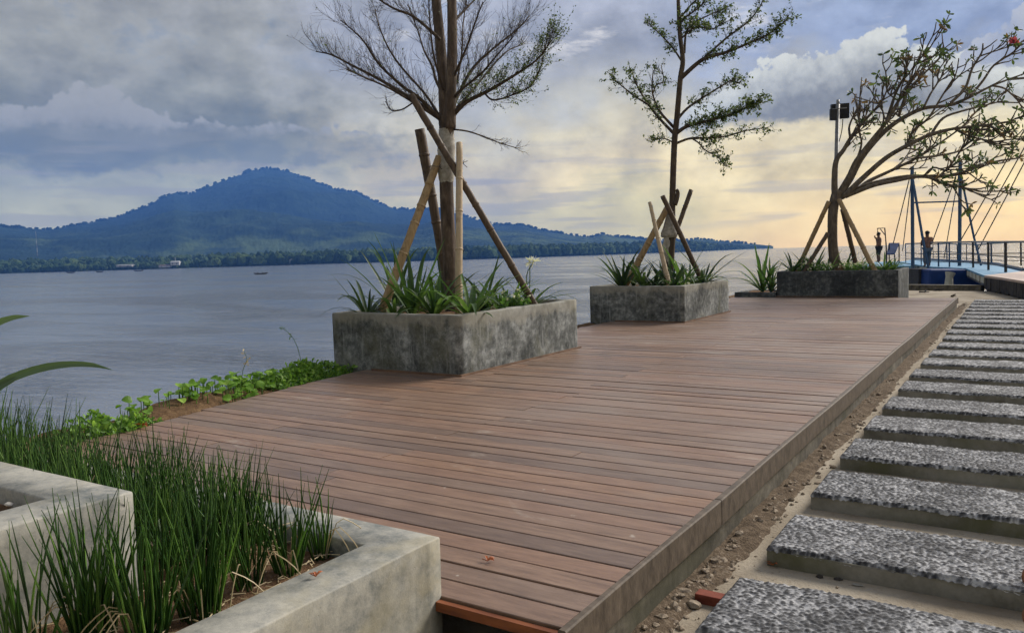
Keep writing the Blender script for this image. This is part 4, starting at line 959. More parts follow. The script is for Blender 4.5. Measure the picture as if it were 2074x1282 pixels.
lily('spider lily between the trunk and the right stake of the nearest planter', sp(985, Z1, 6.9), 11, .36, .016, 31, LD, .7)
lily('low spider lily leaning over the front rim left of the pale stake', sp(800, Z1, 5.6), 11, .28, .015, 32, L_, .45)
lily('low spider lily drooping over the right rim of the nearest planter', sp(1035, Z1, 6.75), 11, .30, .015, 33, L_, .4)
lily('dark spider lily filling the centre front of the middle planter', sp(1328, Z1, 10.75), 14, .34, .017, 34, LD, .65)
lily('leafy spider lily right of the thin tan stake in the middle planter', sp(1365, Z1, 10.8), 13, .34, .017, 35, LD, .65)
lily('spider lily behind the thick leaning stake of the middle planter', sp(1285, Z1, 11.5), 12, .36, .017, 36, LD, .75)
lily('narrow-leaved lily between the frangipani and its left stake', sp(1632, Z3, 16.9), 12, .32, .017, 37, LD, .75)
lily('dark lily just behind the root lump in the far planter', sp(1712, Z3, 17.3), 12, .32, .017, 38, LD, .75)
def herb(label, at, R_, Hh, n, seed, fl=10):
    rg = np.random.RandomState(seed); at = np.asarray(at, float); o = thing('flowering_herb', label, 'plant', at, 'small white-flowered herbs'); b_ = MB(); st = MB(); f_ = MB()
    for k in range(n):
        a = rg.uniform(0, 6.28); r_ = R_ * math.sqrt(rg.rand()); tip = at + np.array([math.cos(a) * r_, math.sin(a) * r_, Hh * rg.uniform(.4, 1)])
        st.tube([at + np.array([math.cos(a), math.sin(a), 0]) * r_ * .3, (at + tip) / 2 + np.array([0, 0, .02]), tip], [.003, .0025, .0015], 3, False)
        for w in range(7): leaf(b_, at + (tip - at) * rg.uniform(.35, 1) + rg.normal(0, .008, 3), unit(rg.normal(0, 1, 3) + np.array([0, 0, .3])), rg.uniform(.03, .06), .010, rg)
        if k < fl:
            for w in range(6): leaf(f_, tip, unit(rg.normal(0, 1, 3) + np.array([0, 0, .3])), .026, .009, rg)
    st.build('stems', MT['lily'], o); b_.build('leaves', MT['herb'], o)
    if fl: f_.build('flowers', MT['petal'], o)
herb('bushy herb with tiny leaves under the right stake of the nearest planter', sp(1040, Z1, 6.35), .20, .22, 46, 51, 8)
herb('fine-leaved herb behind the broad lily in the nearest planter', sp(985, Z1, 6.5), .16, .18, 24, 52, 4)
herb('low green herb between the stakes of the nearest planter', sp(860, Z1, 6.3), .16, .2, 24, 53, 3)
herb('white flowering herb left of the frangipani trunk', sp(1628, Z3, 16.75), .22, .22, 36, 54, 22)
herb('white flowering herb around the frangipani root', sp(1665, Z3, 16.7), .2, .2, 36, 55, 22)
herb('white flowering herb right of the frangipani root', sp(1722, Z3, 16.75), .22, .2, 36, 56, 24)
herb('white flowering herb below the right frangipani stake', sp(1755, Z3, 16.8), .2, .18, 30, 57, 20)
herb('pale flowering herb low in the middle planter', sp(1370, Z1, 10.9), .26, .16, 40, 58, 20)
b_ = MB(); rg = np.random.RandomState(8); c = sp(1705, .5, 16.75)
b_.blob(c, (.105, .09, .085), 3, .12, 0, rg); tag(b_.build('root_ball', MT['bank'], None, True, c), 'brown lump of soil and roots at the frangipani base', 'root ball')

# ------------------------------------------------------------------ rushes in the foreground planter
def blades(b_, rg, base, n, R_, h0, h1, r=.0034, lean=.16, mi=0, dead=None):
    for k in range(n):
        a = rg.uniform(0, 6.28); rr = R_ * math.sqrt(rg.rand()); p = base + np.array([math.cos(a) * rr, math.sin(a) * rr, -.01]); h = rg.uniform(h0, h1)
        ln = np.array([math.cos(a) * rr / max(R_, 1e-6) * lean + rg.normal(0, .09), math.sin(a) * rr / max(R_, 1e-6) * lean + rg.normal(0, .09), 1.0]); ln = unit(ln); cv = rg.normal(0, .09, 3) * np.array([1, 1, 0])
        q = [p + ln * h * u + cv * u * u * h for u in (0, .35, .7, 1)]; t = b_
        if dead is not None and rg.rand() < .07:
            t = dead; kd = unit(rg.normal(0, 1, 3) * np.array([1, 1, .35])); q = q[:2] + [q[1] + kd * h * .3, q[1] + kd * h * .55 + np.array([0, 0, -.12 * h])]
        rk = r * rg.uniform(.6, 1.15); t.tube(q, [rk, rk * .95, rk * .75, rk * .2], 3, False, mi)
rg = np.random.RandomState(61); mb = MB()
dead = MB()
for k in range(430):
    x = rg.uniform(-4.5, -1.92); y = rg.uniform(1.24, 1.63)
    if x > -2.05 and y < 1.3: continue
    hmax = np.interp(x, [-4.5, -3.5, -2.6, -2.1, -1.9], [.44, .43, .38, .33, .26]) * rg.uniform(.72, 1.08)
    blades(mb, rg, np.array([x, y, .115]), rg.randint(6, 11), .035, hmax * .5, hmax, .0034, .18, 0, dead)
tag(mb.build('rush_bed', MT['rush']), 'dense mass of dark green rushes filling the back of the foreground planter', 'rushes', kind='stuff')
clumps = [((650, 1128), 14, .022, .24, 'sparse rush tuft beside the inner corner of the foreground planter', 'rush'),
          ((585, 1168), 26, .028, .34, 'upright rush tuft second from the inner corner of the foreground planter', 'rush'),
          ((505, 1195), 22, .03, .30, 'slim rush tuft left of the upright tuft on bare soil', 'rush'),
          ((410, 1250), 46, .045, .40, 'thick bright rush tuft near the front wall of the foreground planter', 'rush'),
          ((300, 1300), 40, .04, .38, 'rush tuft standing before the corner of the tall concrete box', 'rush'),
          ((190, 1290), 60, .05, .36, 'broad dark rush tuft in front of the tall concrete box face', 'rush'),
          ((60, 1310), 16, .05, .33, 'loose crossing rush stems at the bottom left corner', 'rush'),
          ((470, 1120), 44, .05, .34, 'dark rush tuft at the edge of the dense rush bed', 'rush')]
for i, (pp, n, R_, h, lab, mt) in enumerate(clumps):
    at = gp(pp[0], pp[1], .12); o = thing('rush_tuft', lab, 'rush', at, 'rush tufts in the foreground planter'); b_ = MB(); rg = np.random.RandomState(70 + i)
    blades(b_, rg, at, int(n * 1.4), R_, h * .45, h * 1.05, .0036, .20); b_.build('stems', MT['rush'], o)
    b_ = MB(); blades(b_, rg, at, max(4, n // 7), R_ * 1.2, h * .35, h * .8, .004, .35); b_.build('fresh_stems', MT['rushl'], o)
    b_ = MB()
    for k in range(4):
        a = rg.uniform(0, 6.28); d = np.array([math.cos(a), math.sin(a), 0]); q = [at + d * .02, at + d * .06 + np.array([0, 0, .10]), at + d * .12 + np.array([0, 0, .07]), at + d * .16 + np.array([0, 0, .02])]
        b_.tube(curve_pts(q, 8), .0018, 3, False)
    b_.build('dead_stems', MT['straw'], o)
# straw litter on the soil
mb = dead; rg = np.random.RandomState(77)
for k in range(420):
    x = rg.uniform(-2.0, -1.6); y = rg.uniform(.6, 1.62); a = rg.uniform(0, 3.14); l = rg.uniform(.01, .05); z = .132 + rg.rand() * .012
    mb.tube([(x, y, z), (x + math.cos(a) * l, y + math.sin(a) * l, z + rg.uniform(-.004, .006))], .0016, 3, False)
tag(mb.build('straw_litter', MT['straw']), 'dry straw scattered on the soil of the foreground planter', 'straw', kind='stuff')
c = gp(18, 1021, .37); b_ = MB(); b_.blob(c, (.014, .010, .006), 2, .12); tag(b_.build('stone', MT['stone'], None, True, c), 'small pale stone lying on soil in the tall box at the left edge', 'stone')
# long blade leaves reaching in from the left
o = thing('blade_plant', 'large strap-leaved plant reaching in at the left edge over the rushes', 'plant', (-2.75, 1.02, .36)); b_ = MB()
for pts_, w in (([(-90, 905), (-40, 820), (0, 778), (60, 752), (120, 739), (180, 738), (228, 749)], .0135), ([(-90, 905), (-70, 760), (-20, 668), (20, 645), (60, 640)], .012),
                ([(-90, 905), (-60, 860), (-10, 792), (20, 772), (38, 764)], .012), ([(-90, 905), (-140, 760), (-200, 700)], .013), ([(-90, 905), (-100, 700), (-80, 600)], .013)):
    q = curve_pts([dp(x, y, 2.62 + .0004 * (x + 90)) for x, y in pts_], 16); b_.ribbon(q, [w * s_ for s_ in np.interp(np.linspace(0, 1, 16), [0, .3, .6, .85, 1], [.7, 1, .95, .6, .03])], np.array([.2, .3, .95]), .3)
b_.tube([np.array([-2.75, 1.02, .34]), dp(-90, 905, 2.62)], [.02, .015], 8); b_.build('leaves', MT['blade'], o)

# ------------------------------------------------------------------ plants on the bank
def bank_z(x, y):
    i = np.argmin((X2 - x) ** 2 + (Y2 - y) ** 2); return Z2.reshape(-1)[i]
def creeper(label, px, py, R_, n, L, seed, mat='creeper'):
    at = gp(px, py, .02); at[2] = bank_z(at[0], at[1]); rg = np.random.RandomState(seed)
    o = thing('creeper', label, 'plant', at, 'green creepers on the bank'); b_ = MB(); st = MB()
    for k in range(n):
        a = rg.uniform(0, 6.28); r_ = R_ * math.sqrt(rg.rand()); x, y = at[0] + math.cos(a) * r_ * .6, at[1] + math.sin(a) * r_ * 1.3; z = bank_z(x, y); tip = np.array([x, y, z + rg.uniform(.03, .12)])
        st.tube([np.array([x, y, z - .02]), tip], [.004, .003], 3, False)
        nm = unit(np.array([rg.normal(.25, .3), rg.normal(-.3, .3), 1.0])); d = unit(cr(nm, rg.normal(0, 1, 3))); sd = cr(nm, d); l = L * rg.uniform(.6, 1.15); q = [tip + d * l * (u - .35) + nm * (-.12 * l * (u - .4) ** 2 * 4) for u in (0, .18, .42, .68, .88, 1)]
        b_.ribbon(q, [l * .5 * w for w in (.25, .85, 1, .8, .42, .03)], sd, .18)
    st.build('stems', MT['herb'], o); b_.build('leaves', MT[mat], o)
creeper('broad-leaved bright green creeper in the middle of the bank edge', 440, 800, .30, 60, .062, 81)
creeper('second broad-leaved creeper just behind along the bank', 520, 782, .26, 44, .062, 82)
creeper('small creeper near the rush bed on the bank', 305, 832, .12, 10, .062, 83)
creeper('pair of creeper leaves left on the bank soil', 262, 845, .12, 9, .062, 84)
creeper('creeper leaves beside the deck where the soil shows', 395, 812, .14, 16, .062, 85)
def weed(label, px, py, R_, Hh, n, seed):
    at = gp(px, py, .02); at[2] = bank_z(at[0], at[1]); rg = np.random.RandomState(seed); o = thing('weed_clump', label, 'plant', at, 'weeds on the bank'); b_ = MB(); st = MB()
    for k in range(n):
        a = rg.uniform(0, 6.28); r_ = R_ * math.sqrt(rg.rand()); x, y = at[0] + math.cos(a) * r_ * .55, at[1] + math.sin(a) * r_ * 1.3; z = bank_z(x, y); h = Hh * rg.uniform(.4, 1); d = unit(np.array([rg.normal(0, .35), rg.normal(0, .35), 1.0])); tip = np.array([x, y, z]) + d * h
        st.tube([np.array([x, y, z - .02]), tip], [.003, .0015], 3, False)
        for w in range(6): leaf(b_, np.array([x, y, z]) + d * h * rg.uniform(.2, 1), unit(rg.normal(0, 1, 3) + np.array([0, 0, .35])), rg.uniform(.03, .06), rg.uniform(.008, .014), rg)
    st.build('stems', MT['herb'], o); b_.build('leaves', MT['weed'], o)
weed('soft bright weeds against the left wall of the nearest planter', 655, 752, .28, .13, 170, 91)
weed('soft green weeds on the bank left of the nearest planter', 605, 766, .30, .10, 130, 92)
weed('low weeds trailing along the sea side of the bank', 555, 772, .30, .075, 100, 93)
weed('low weeds between creeper leaves and rushes', 240, 862, .22, .10, 60, 94)
weed('green weeds in the gap between the two grey planters', 1186, 664, .42, .15, 120, 95)
weed('thin weeds at the front corner of the bank', 205, 872, .2, .12, 50, 96)
for i, (pp, lab) in enumerate((([(612, 742), (603, 705), (590, 680), (572, 664)], 'thin wild grass stalk bending left above the bank'), ([(488, 785), (492, 750), (500, 728), (492, 708)], 'dry seed-headed grass stalk above the bank'))):
    d_ = np.dot(gp(pp[0][0], pp[0][1] + 20, 0.0) - np.array([0, 0, 1.]), RW @ np.array([0, 0, -1])); q = curve_pts([dp(x, y, d_) for x, y in pp], 10)
    o = thing('grass_stalk', lab, 'grass', q[0], 'grass stalks on the bank'); b_ = MB(); b_.tube([q[0] + np.array([0, 0, -.12])] + q, [.003] * 6 + [.002] * 5, 4); b_.build('stem', MT['herb'], o)
    b_ = MB(); rg = np.random.RandomState(i)
    for k in range(14): leaf(b_, q[rg.randint(5, 10)] + rg.normal(0, .006, 3), unit(rg.normal(0, 1, 3)), .025, .005, rg)
    b_.build('seed_head', MT['straw'] if i else MT['herb'], o)

# ------------------------------------------------------------------ small things lying about
def dry_leaf(label, px, py, z, size, seed, mat='dry'):
    at = gp(px, py, z); rg = np.random.RandomState(seed); o = thing('dry_leaf', label, 'leaf', at, 'fallen dry leaves'); b_ = MB()
    for k in range(4):
        a = rg.uniform(0, 6.28); d = np.array([math.cos(a), math.sin(a), rg.uniform(.05, .5)]); q = [at + np.array([0, 0, .004]) + unit(d) * size * u + np.array([0, 0, .2 * size * math.sin(u * 3)]) for u in (0, .25, .5, .75, 1)]
        b_.ribbon(q, [size * w for w in (.04, .16, .2, .14, .01)], np.array([-d[1], d[0], .3]), .5)
    b_.build('blade', MT[mat], o)
    b_ = MB(); b_.tube([at + np.array([0, 0, .004]), at + np.array([-size * .7, -size * .2, .01])], .0015, 4); b_.build('stem', MT[mat], o)
dry_leaf('curled red-brown dry leaf on the front of the deck', 988, 1138, .003, .026, 1)
dry_leaf('orange dry leaf lying on the foreground planter wall', 640, 1170, .184, .022, 2)
dry_leaf('orange dry leaf on the mortar in front of the second slab', 1566, 1146, GZ + .006, .028, 3)
dry_leaf('brown dry leaf at the left end of the deck by the rushes', 290, 864, .006, .06, 4)
o = thing('brick', 'broken red brick lying beside the nearest pebble slab', 'brick', gp(1440, 1222, GZ)); c = gp(1438, 1222, GZ)
b_ = MB(); b_.box(c[0] - .045, c[0] + .05, c[1] - .025, c[1] + .025, GZ, GZ + .036); bo = b_.build('body', MT['brick'], o)
bv = bo.modifiers.new('bevel', 'BEVEL'); bv.width = .004; bv.segments = 2
for i, (px, py, r_, lab) in enumerate(((1385, 1200, .026, 'pale broken stone against the deck kerb near the brick'), (1405, 1225, .022, 'tan stone chip just left of the red brick'), (1398, 1185, .02, 'grey stone behind the pale broken stone'))):
    c = gp(px, py, GZ + .01); b_ = MB(); b_.blob(c, (r_ * 1.2, r_, r_ * .65), 2, .2, 0, np.random.RandomState(i)); tag(b_.build('stone', MT['rubble'], None, False, c), lab, 'stone')
for i, (px, py, lab) in enumerate(((1660, 1167, 'dark pebble on the mortar strip before the second slab'), (1698, 1172, 'mossy pebble beside the dark pebble on the mortar strip'), (1737, 1184, 'flat grey stone chip on the mortar strip'))):
    c = gp(px, py, GZ + .008); b_ = MB(); b_.blob(c, (.012 + .004 * i, .009, .007 - .002 * i), 2, .2, 0, np.random.RandomState(i + 9)); tag(b_.build('pebble', MT['stonewall'] if i < 2 else MT['slab'], None, False, c), lab, 'pebble')
for (px, py, lab) in ((2094, 1188, 'rusty iron ring at the right edge on the second slab'), (2098, 1270, 'rusty iron ring at the bottom right corner')):
    c = gp(px, py, -.13); b_ = MB(); b_.tube([c + np.array([math.cos(a) * .03, .008 * math.sin(a), .03 + math.sin(a) * .035]) for a in np.linspace(0, 2 * math.pi, 17)], .005, 6, False); tag(b_.build('iron_ring', MT['rust'], None, True, c), lab, 'ring')
# dark debris at the far end of the deck
for i, (px, py, lab) in enumerate(((1868, 591, 'dark driftwood scrap on the sand beyond the deck'), (1896, 588, 'small dark debris on the sand near the kerb'), (1928, 600, 'flat brown plank scrap by the far deck corner'))):
    c = gp(px, py, GZ + .02); b_ = MB()
    for k in range(3): b_.tube([c + rnd.uniform(-.08, .08) * right_u, c + np.array([rnd.uniform(.05, .2), rnd.uniform(-.1, .1), rnd.uniform(0, .06)])], [.02, .008], 5)
    tag(b_.build('debris', MT['steel'] if i < 2 else MT['bark3'], None, False, c), lab, 'debris')

# ------------------------------------------------------------------ far end: kerb, raised paving, suspended walkway
b_ = MB(); a, c = gp(1840, 586, GZ), gp(1990, 588, GZ); a[2] = c[2] = GZ; dirv = unit(c - a); nrm = np.array([-dirv[1], dirv[0], 0])
for (u0, u1) in ((0, .45), (.455, 1)):
    p0, p1 = a + (c - a) * u0, a + (c - a) * u1; b_.obox((p0 + p1) / 2 + np.array([0, 0, .05]), (p1 - p0) / 2, nrm * .12, np.array([0, 0, .075]))
tag(b_.build('kerb', MT['kerb'], None, False, a), 'low weathered concrete kerb at the water end of the sand', 'kerb')
PZ = .17
ring = [gp(1993.5, 557.8, PZ), gp(2030, 562.5, PZ), gp(2074, 569.5, PZ), np.array([.6, 17.4, PZ]), np.array([2.4, 15.5, PZ]), np.array([14, 15, PZ]), np.array([14, 34, PZ]), np.array([1.2, 34, PZ]), np.array([.3, 26, PZ])]
pav = MB(); n_ = len(ring); pav.add([(q[0], q[1], PZ) for q in ring] + [(q[0], q[1], PZ - .05) for q in ring], [tuple(range(n_))] + [(i, i + n_, (i + 1) % n_ + n_, (i + 1) % n_) for i in range(n_)])
pavo = tag(pav.build('raised_pavement', MT['tile']), kind='structure')
b_ = MB(); cen = np.array([3.0, 24, 0]); r2_ = [q + unit(np.array([cen[0] - q[0], cen[1] - q[1], 0])) * .05 for q in ring]
b_.add([(q[0], q[1], PZ - .05) for q in r2_] + [(q[0], q[1], -2.6) for q in r2_], [(i, i + n_, (i + 1) % n_ + n_, (i + 1) % n_) for i in range(n_)]); b_.build('retaining_wall', MT['stonewall'], pavo)
rg = np.random.RandomState(12)
for i in range(4):                                     # rough stone blocks of the wall face
    A, B = r2_[i], r2_[i + 1]; L = np.linalg.norm((B - A)[:2]); k = max(3, int(L / .17)); d = (B - A) / k; nr = unit(np.array([-(B - A)[1], (B - A)[0], 0])); nr = nr if nr[1] < 0 else -nr
    for q in range(k):
        b_ = MB(); cc = A + d * (q + .5); h_ = rg.uniform(.13, .16); b_.obox(np.array([cc[0], cc[1], PZ - .06 - h_]) + nr * .012, d * .46, nr * rg.uniform(.02, .035), np.array([0, 0, h_])); b_.build('stone_block', MT['stonewall'], pavo)

WA = [gp(1993.5, 557.8, PZ), gp(1956, 543.5, PZ), gp(1883, 540, PZ), gp(1823, 530.5, PZ)]; WB = [gp(2074, 549, PZ), gp(2020, 537, PZ), gp(1950, 531, PZ), gp(1850, 525, PZ)]
wk = thing('walkway', 'blue painted suspended walkway leading out over the water at right', 'walkway', WA[0])
b_ = MB(); q = WA + WB[::-1]; n_ = len(q)
b_.add([(p[0], p[1], PZ - .004) for p in q] + [(p[0], p[1], PZ - .05) for p in q], [(0, 1, 6, 7), (1, 2, 5, 6), (2, 3, 4, 5)] + [(i, i + n_, (i + 1) % n_ + n_, (i + 1) % n_) for i in range(n_)]); b_.build('walking_surface', MT['bluedeck'], wk)
b_ = MB()
for i in range(3): A, B = WB[i], WB[i + 1]; b_.tube([A + np.array([0, 0, .03]), B + np.array([0, 0, .03])], .05, 4)
b_.build('edge_beam', MT['blue'], wk)
for i, (n_, A, B) in enumerate(((5, WA[0], WA[1]), (6, WA[1], WA[2]), (3, WA[2], WA[3]))):
    d = B - A
    for k in range(n_):
        cc = A + d * (k + .5) / n_; b_ = MB(); b_.obox(np.array([cc[0], cc[1], PZ - .13]) + np.array([.1, .1, 0]), d / n_ * .38, unit(np.array([-d[1], d[0], 0])) * .1, np.array([0, 0, .075])); b_.build('beam_end', MT['beam'], wk)
    b_ = MB(); b_.tube([A + np.array([.05, .05, -.23]), B + np.array([.05, .05, -.23])], .05, 5); b_.build('lower_beam', MT['steel'], wk)
# railing posts and rails
post_px = [(2037, 551.5, 490, 'steel', 3.0), (2002, 547, 490, 'steel', 2.4), (1971, 542, 490, 'steel', 2.2), (1923, 541, 491, 'blue', 1.6), (1901, 540, 491, 'blue', 1.7), (1866, 537, 493, 'blue', 1.2), (1834.5, 532, 494, 'blue', 1.0)]
tops = []
for (px, py, pt, mt, w) in post_px:
    base = gp(px, py, PZ); d_ = -(RW.T @ (base - np.array([0, 0, 1.])))[2]; top = dp(px - .5, pt, d_); b_ = MB(); b_.tube([base, top], px2u(w, d_), 6); b_.build('railing_post', MT[mt], wk); tops.append((base, top))
far_px = [(2068, 538, 490, 'steel', 1.7), (2008, 536, 493, 'blue', 1.8), (1981, 534, 496, 'steel', 1.3), (1958, 531, 494, 'steel', .9), (1939, 530, 495, 'steel', 1.0), (1918, 528, 493, 'blue', 1.2), (1890, 527, 495, 'steel', .8)]
ftops = []
for (px, py, pt, mt, w) in far_px:
    base = gp(px, py, PZ); d_ = -(RW.T @ (base - np.array([0, 0, 1.])))[2]; top = dp(px - .5, pt, d_); b_ = MB(); b_.tube([base, top], px2u(w, d_), 6); b_.build('railing_post', MT[mt], wk); ftops.append((base, top))
for lst, exth in ((tops, None), (ftops, None)):
    first = lst[0]; dirx = (lst[0][1] - lst[1][1]); b0 = (lst[0][0] + (lst[0][0] - lst[1][0]) * 1.5, lst[0][1] + (lst[0][1] - lst[1][1]) * 1.5); ll = [b0] + lst
    for fr, rr in ((1.0, .028), (.52, .016), (.2, .012)):
        b_ = MB(); b_.tube([p0 + (p1 - p0) * fr for p0, p1 in ll], rr, 5); b_.build('rail', MT['steel' if fr < 1 else 'galv'], wk)
# portal mast
DM = 27.0
po = thing('portal_mast', 'tall blue twin-post portal mast carrying the walkway cables', 'mast', dp(1848, 545, DM))
b_ = MB(); b_.tube([dp(1849, 580, DM), dp(1847.5, 338, DM)], px2u(3.4, DM), 8); b_.build('mast_post', MT['blue'], po)
b_ = MB(); b_.tube([dp(1943, 575, DM), dp(1945, 326, DM)], px2u(3.4, DM), 8); b_.build('mast_post', MT['blue'], po)
b_ = MB(); b_.tube([dp(1848, 411, DM), dp(1944, 408, DM)], px2u(1.7, DM), 6); b_.build('cross_beam', MT['blue'], po)
b_ = MB(); b_.tube([dp(1849, 366, DM), dp(1868, 478, DM - .8), dp(1881, 546, DM - 1.2)], px2u(2.6, DM), 6); b_.build('brace', MT['blue'], po)
b_ = MB(); b_.tube([dp(1946, 355, DM), dp(1973, 482, DM - 1.0), dp(1987, 537, DM - 1.6)], px2u(2.2, DM), 6); b_.build('brace', MT['blue'], po)
for (a_, c_, d0_, d1_) in (((1847, 342), (1809, 494), DM, DM + 4), ((1847.5, 350), (1828, 508), DM, DM + 6), ((1944, 335), (1890, 486), DM, DM + 3), ((1944, 340), (1912, 523), DM, DM + 6)):
    b_ = MB(); b_.tube([dp(*a_, d0_), dp(*c_, d1_)], px2u(1.1, DM), 5); b_.build('cable', MT['steel'], po)
p2 = thing('portal_mast', 'nearer mast outside the right edge whose cables slant into view', 'mast', dp(2190, 560, 19.5))
b_ = MB(); b_.tube([dp(2190, 575, 19.5), dp(2192, 40, 19.5)], px2u(6, 19.5), 8); b_.build('mast_post', MT['blue'], p2)
for (a_, c_) in (((2191, 62), (1947, 485)), ((2191, 92), (1973, 481)), ((2191, 110), (1982, 505))):
    b_ = MB(); b_.tube([dp(*a_, 19.5), dp(*c_, 25)], px2u(1.2, 23), 5); b_.build('cable', MT['steel'], p2)
# blue float below, pale pier
o = thing('pontoon_hull', 'deep blue pontoon hull under the walkway beside the kerb', 'pontoon', dp(1925, 585, 24.5)); b_ = MB()
cc = dp(1922, 562, 25.0); b_.obox(cc, right_u * px2u(66, 25.), unit(cr(up_u, right_u)) * .8, up_u * px2u(17, 25.)); bo = b_.build('hull', MT['bluehull'], o); bv = bo.modifiers.new('bevel', 'BEVEL'); bv.width = .08; bv.segments = 3
b_ = MB(); b_.obox(dp(1852, 562, 25.2), right_u * px2u(8, 25.), unit(cr(up_u, right_u)) * .5, up_u * px2u(18, 25.)); b_.build('end_panel', MT['steel'], o)
o = thing('pier', 'pale concrete pier holding the walkway beams', 'pier', dp(1921, 582, 23.5)); b_ = MB()
b_.tube([dp(1921, 586, 23.5), dp(1923, 558, 23.5)], [px2u(9, 23.5), px2u(6.5, 23.5)], 8); b_.tube([dp(1923, 561, 23.5), dp(1925, 552, 23.5)], [px2u(7, 23.5), px2u(10, 23.5)], 8); b_.build('column', MT['beam'], o)
# sling seat and frame near the far person
DS = 33.0
o = thing('sling_seat', 'blue fabric sling seat on the platform behind the far planter', 'seat', dp(1806, 525, DS)); b_ = MB()
A, B, C, D = dp(1796, 516, DS), dp(1800, 494, DS + .8), dp(1822, 494, DS + .8), dp(1812, 516, DS)
b_.add([A, B, C, D, A + [0, 0, .04], B + [0, 0, .04], C + [0, 0, .04], D + [0, 0, .04]], [(0, 1, 2, 3), (7, 6, 5, 4), (0, 4, 5, 1), (1, 5, 6, 2), (2, 6, 7, 3), (3, 7, 4, 0)]); b_.build('sling', MT['tarp'], o)
b_ = MB(); 
for (x, y) in ((1796, 516), (1812, 516), (1821, 495), (1801, 495)): b_.tube([dp(x, y, DS + .3), dp(x, 534, DS + .3)], .025, 5)
b_.build('frame', MT['steel'], o)
o = thing('post_frame', 'thin dark gallows-shaped frame beside the far person', 'frame', dp(1796, 530, DS + 1)); b_ = MB()
b_.tube([dp(1796, 535, DS + 1), dp(1795, 500, DS + 1), dp(1792, 462, DS + 1), dp(1777, 463, DS + 1), dp(1778, 471, DS + 1)], .03, 5); b_.tube([dp(1783, 464, DS + 1), dp(1792, 476, DS + 1)], .02, 5); b_.build('bar', MT['steel'], o)
b_ = MB(); plat = [dp(1735, 538, 31), dp(1850, 541, 30), dp(1850, 528, 38), dp(1760, 528, 38)]; pz = .13
pl_ = [(p[0], p[1]) for p in plat]; b_.add([(x, y, pz) for x, y in pl_] + [(x, y, pz - .2) for x, y in pl_], [(0, 1, 2, 3), (7, 6, 5, 4)] + [(i, i + 4, (i + 1) % 4 + 4, (i + 1) % 4) for i in range(4)])
tag(b_.build('floating_platform', MT['bluedeck'], None, False, (pl_[0][0], pl_[0][1], pz)), 'pale blue floating platform behind the far planter', 'platform')

# ------------------------------------------------------------------ people
def person(label, foot, h, face, pose):
    """one skinned body; face = heading angle in the ground plane"""
    o = thing('person', label, 'person', foot); hm_ = h * S
    f = Vector((math.cos(face), math.sin(face), 0)); s = Vector((-f.y, f.x, 0)); u = Vector((0, 0, 1))
    J = {}
    def P(fw, sd_, z): return f * fw * hm_ + s * sd_ * hm_ + u * z * hm_
    J['pelvis'] = (P(0, 0, .52), .075); J['waist'] = (P(.005, 0, .60), .07); J['chest'] = (P(.01, 0, .72), .088); J['neck'] = (P(.01, 0, .835), .036); J['head0'] = (P(.02, 0, .885), .05); J['head'] = (P(.022, 0, .945), .056)
    for sg, nm in ((1, 'l'), (-1, 'r')):
        J['hip' + nm] = (P(0, .055 * sg, .49), .066); J['knee' + nm] = (P(.02, .06 * sg, .28), .042); J['ank' + nm] = (P(0, .06 * sg, .045), .028); J['toe' + nm] = (P(.075, .065 * sg, .02), .022)
        J['sh' + nm] = (P(.005, .115 * sg, .80), .045)
        el, wr, ha = pose[nm]; J['el' + nm] = (P(*el), .031); J['wr' + nm] = (P(*wr), .024); J['ha' + nm] = (P(*ha), .026)
    E = [('pelvis', 'waist'), ('waist', 'chest'), ('chest', 'neck'), ('neck', 'head0'), ('head0', 'head')]
    for nm in 'lr': E += [('pelvis', 'hip' + nm), ('hip' + nm, 'knee' + nm), ('knee' + nm, 'ank' + nm), ('ank' + nm, 'toe' + nm), ('chest', 'sh' + nm), ('sh' + nm, 'el' + nm), ('el' + nm, 'wr' + nm), ('wr' + nm, 'ha' + nm)]
    def skinned(name, joints, edges, scale, mat, root):
        me = bpy.data.meshes.new(name); me.from_pydata([J[k][0] for k in joints], [(joints.index(a), joints.index(b)) for a, b in edges], []); me.materials.append(mat)
        ob = link(bpy.data.objects.new(name, me)); ob.parent = o
        ob.modifiers.new('skin', 'SKIN'); ob.modifiers.new('sub', 'SUBSURF').levels = 1; ob.modifiers['sub'].render_levels = 2
        if not me.skin_vertices: me.attributes.new
        for i, k in enumerate(joints):
            r_ = J[k][1] * hm_ * scale; me.skin_vertices[0].data[i].radius = (r_, r_); me.skin_vertices[0].data[i].use_root = (k == root)
        return ob
    return o, J, E, skinned
def add_skin_layer(ob): pass
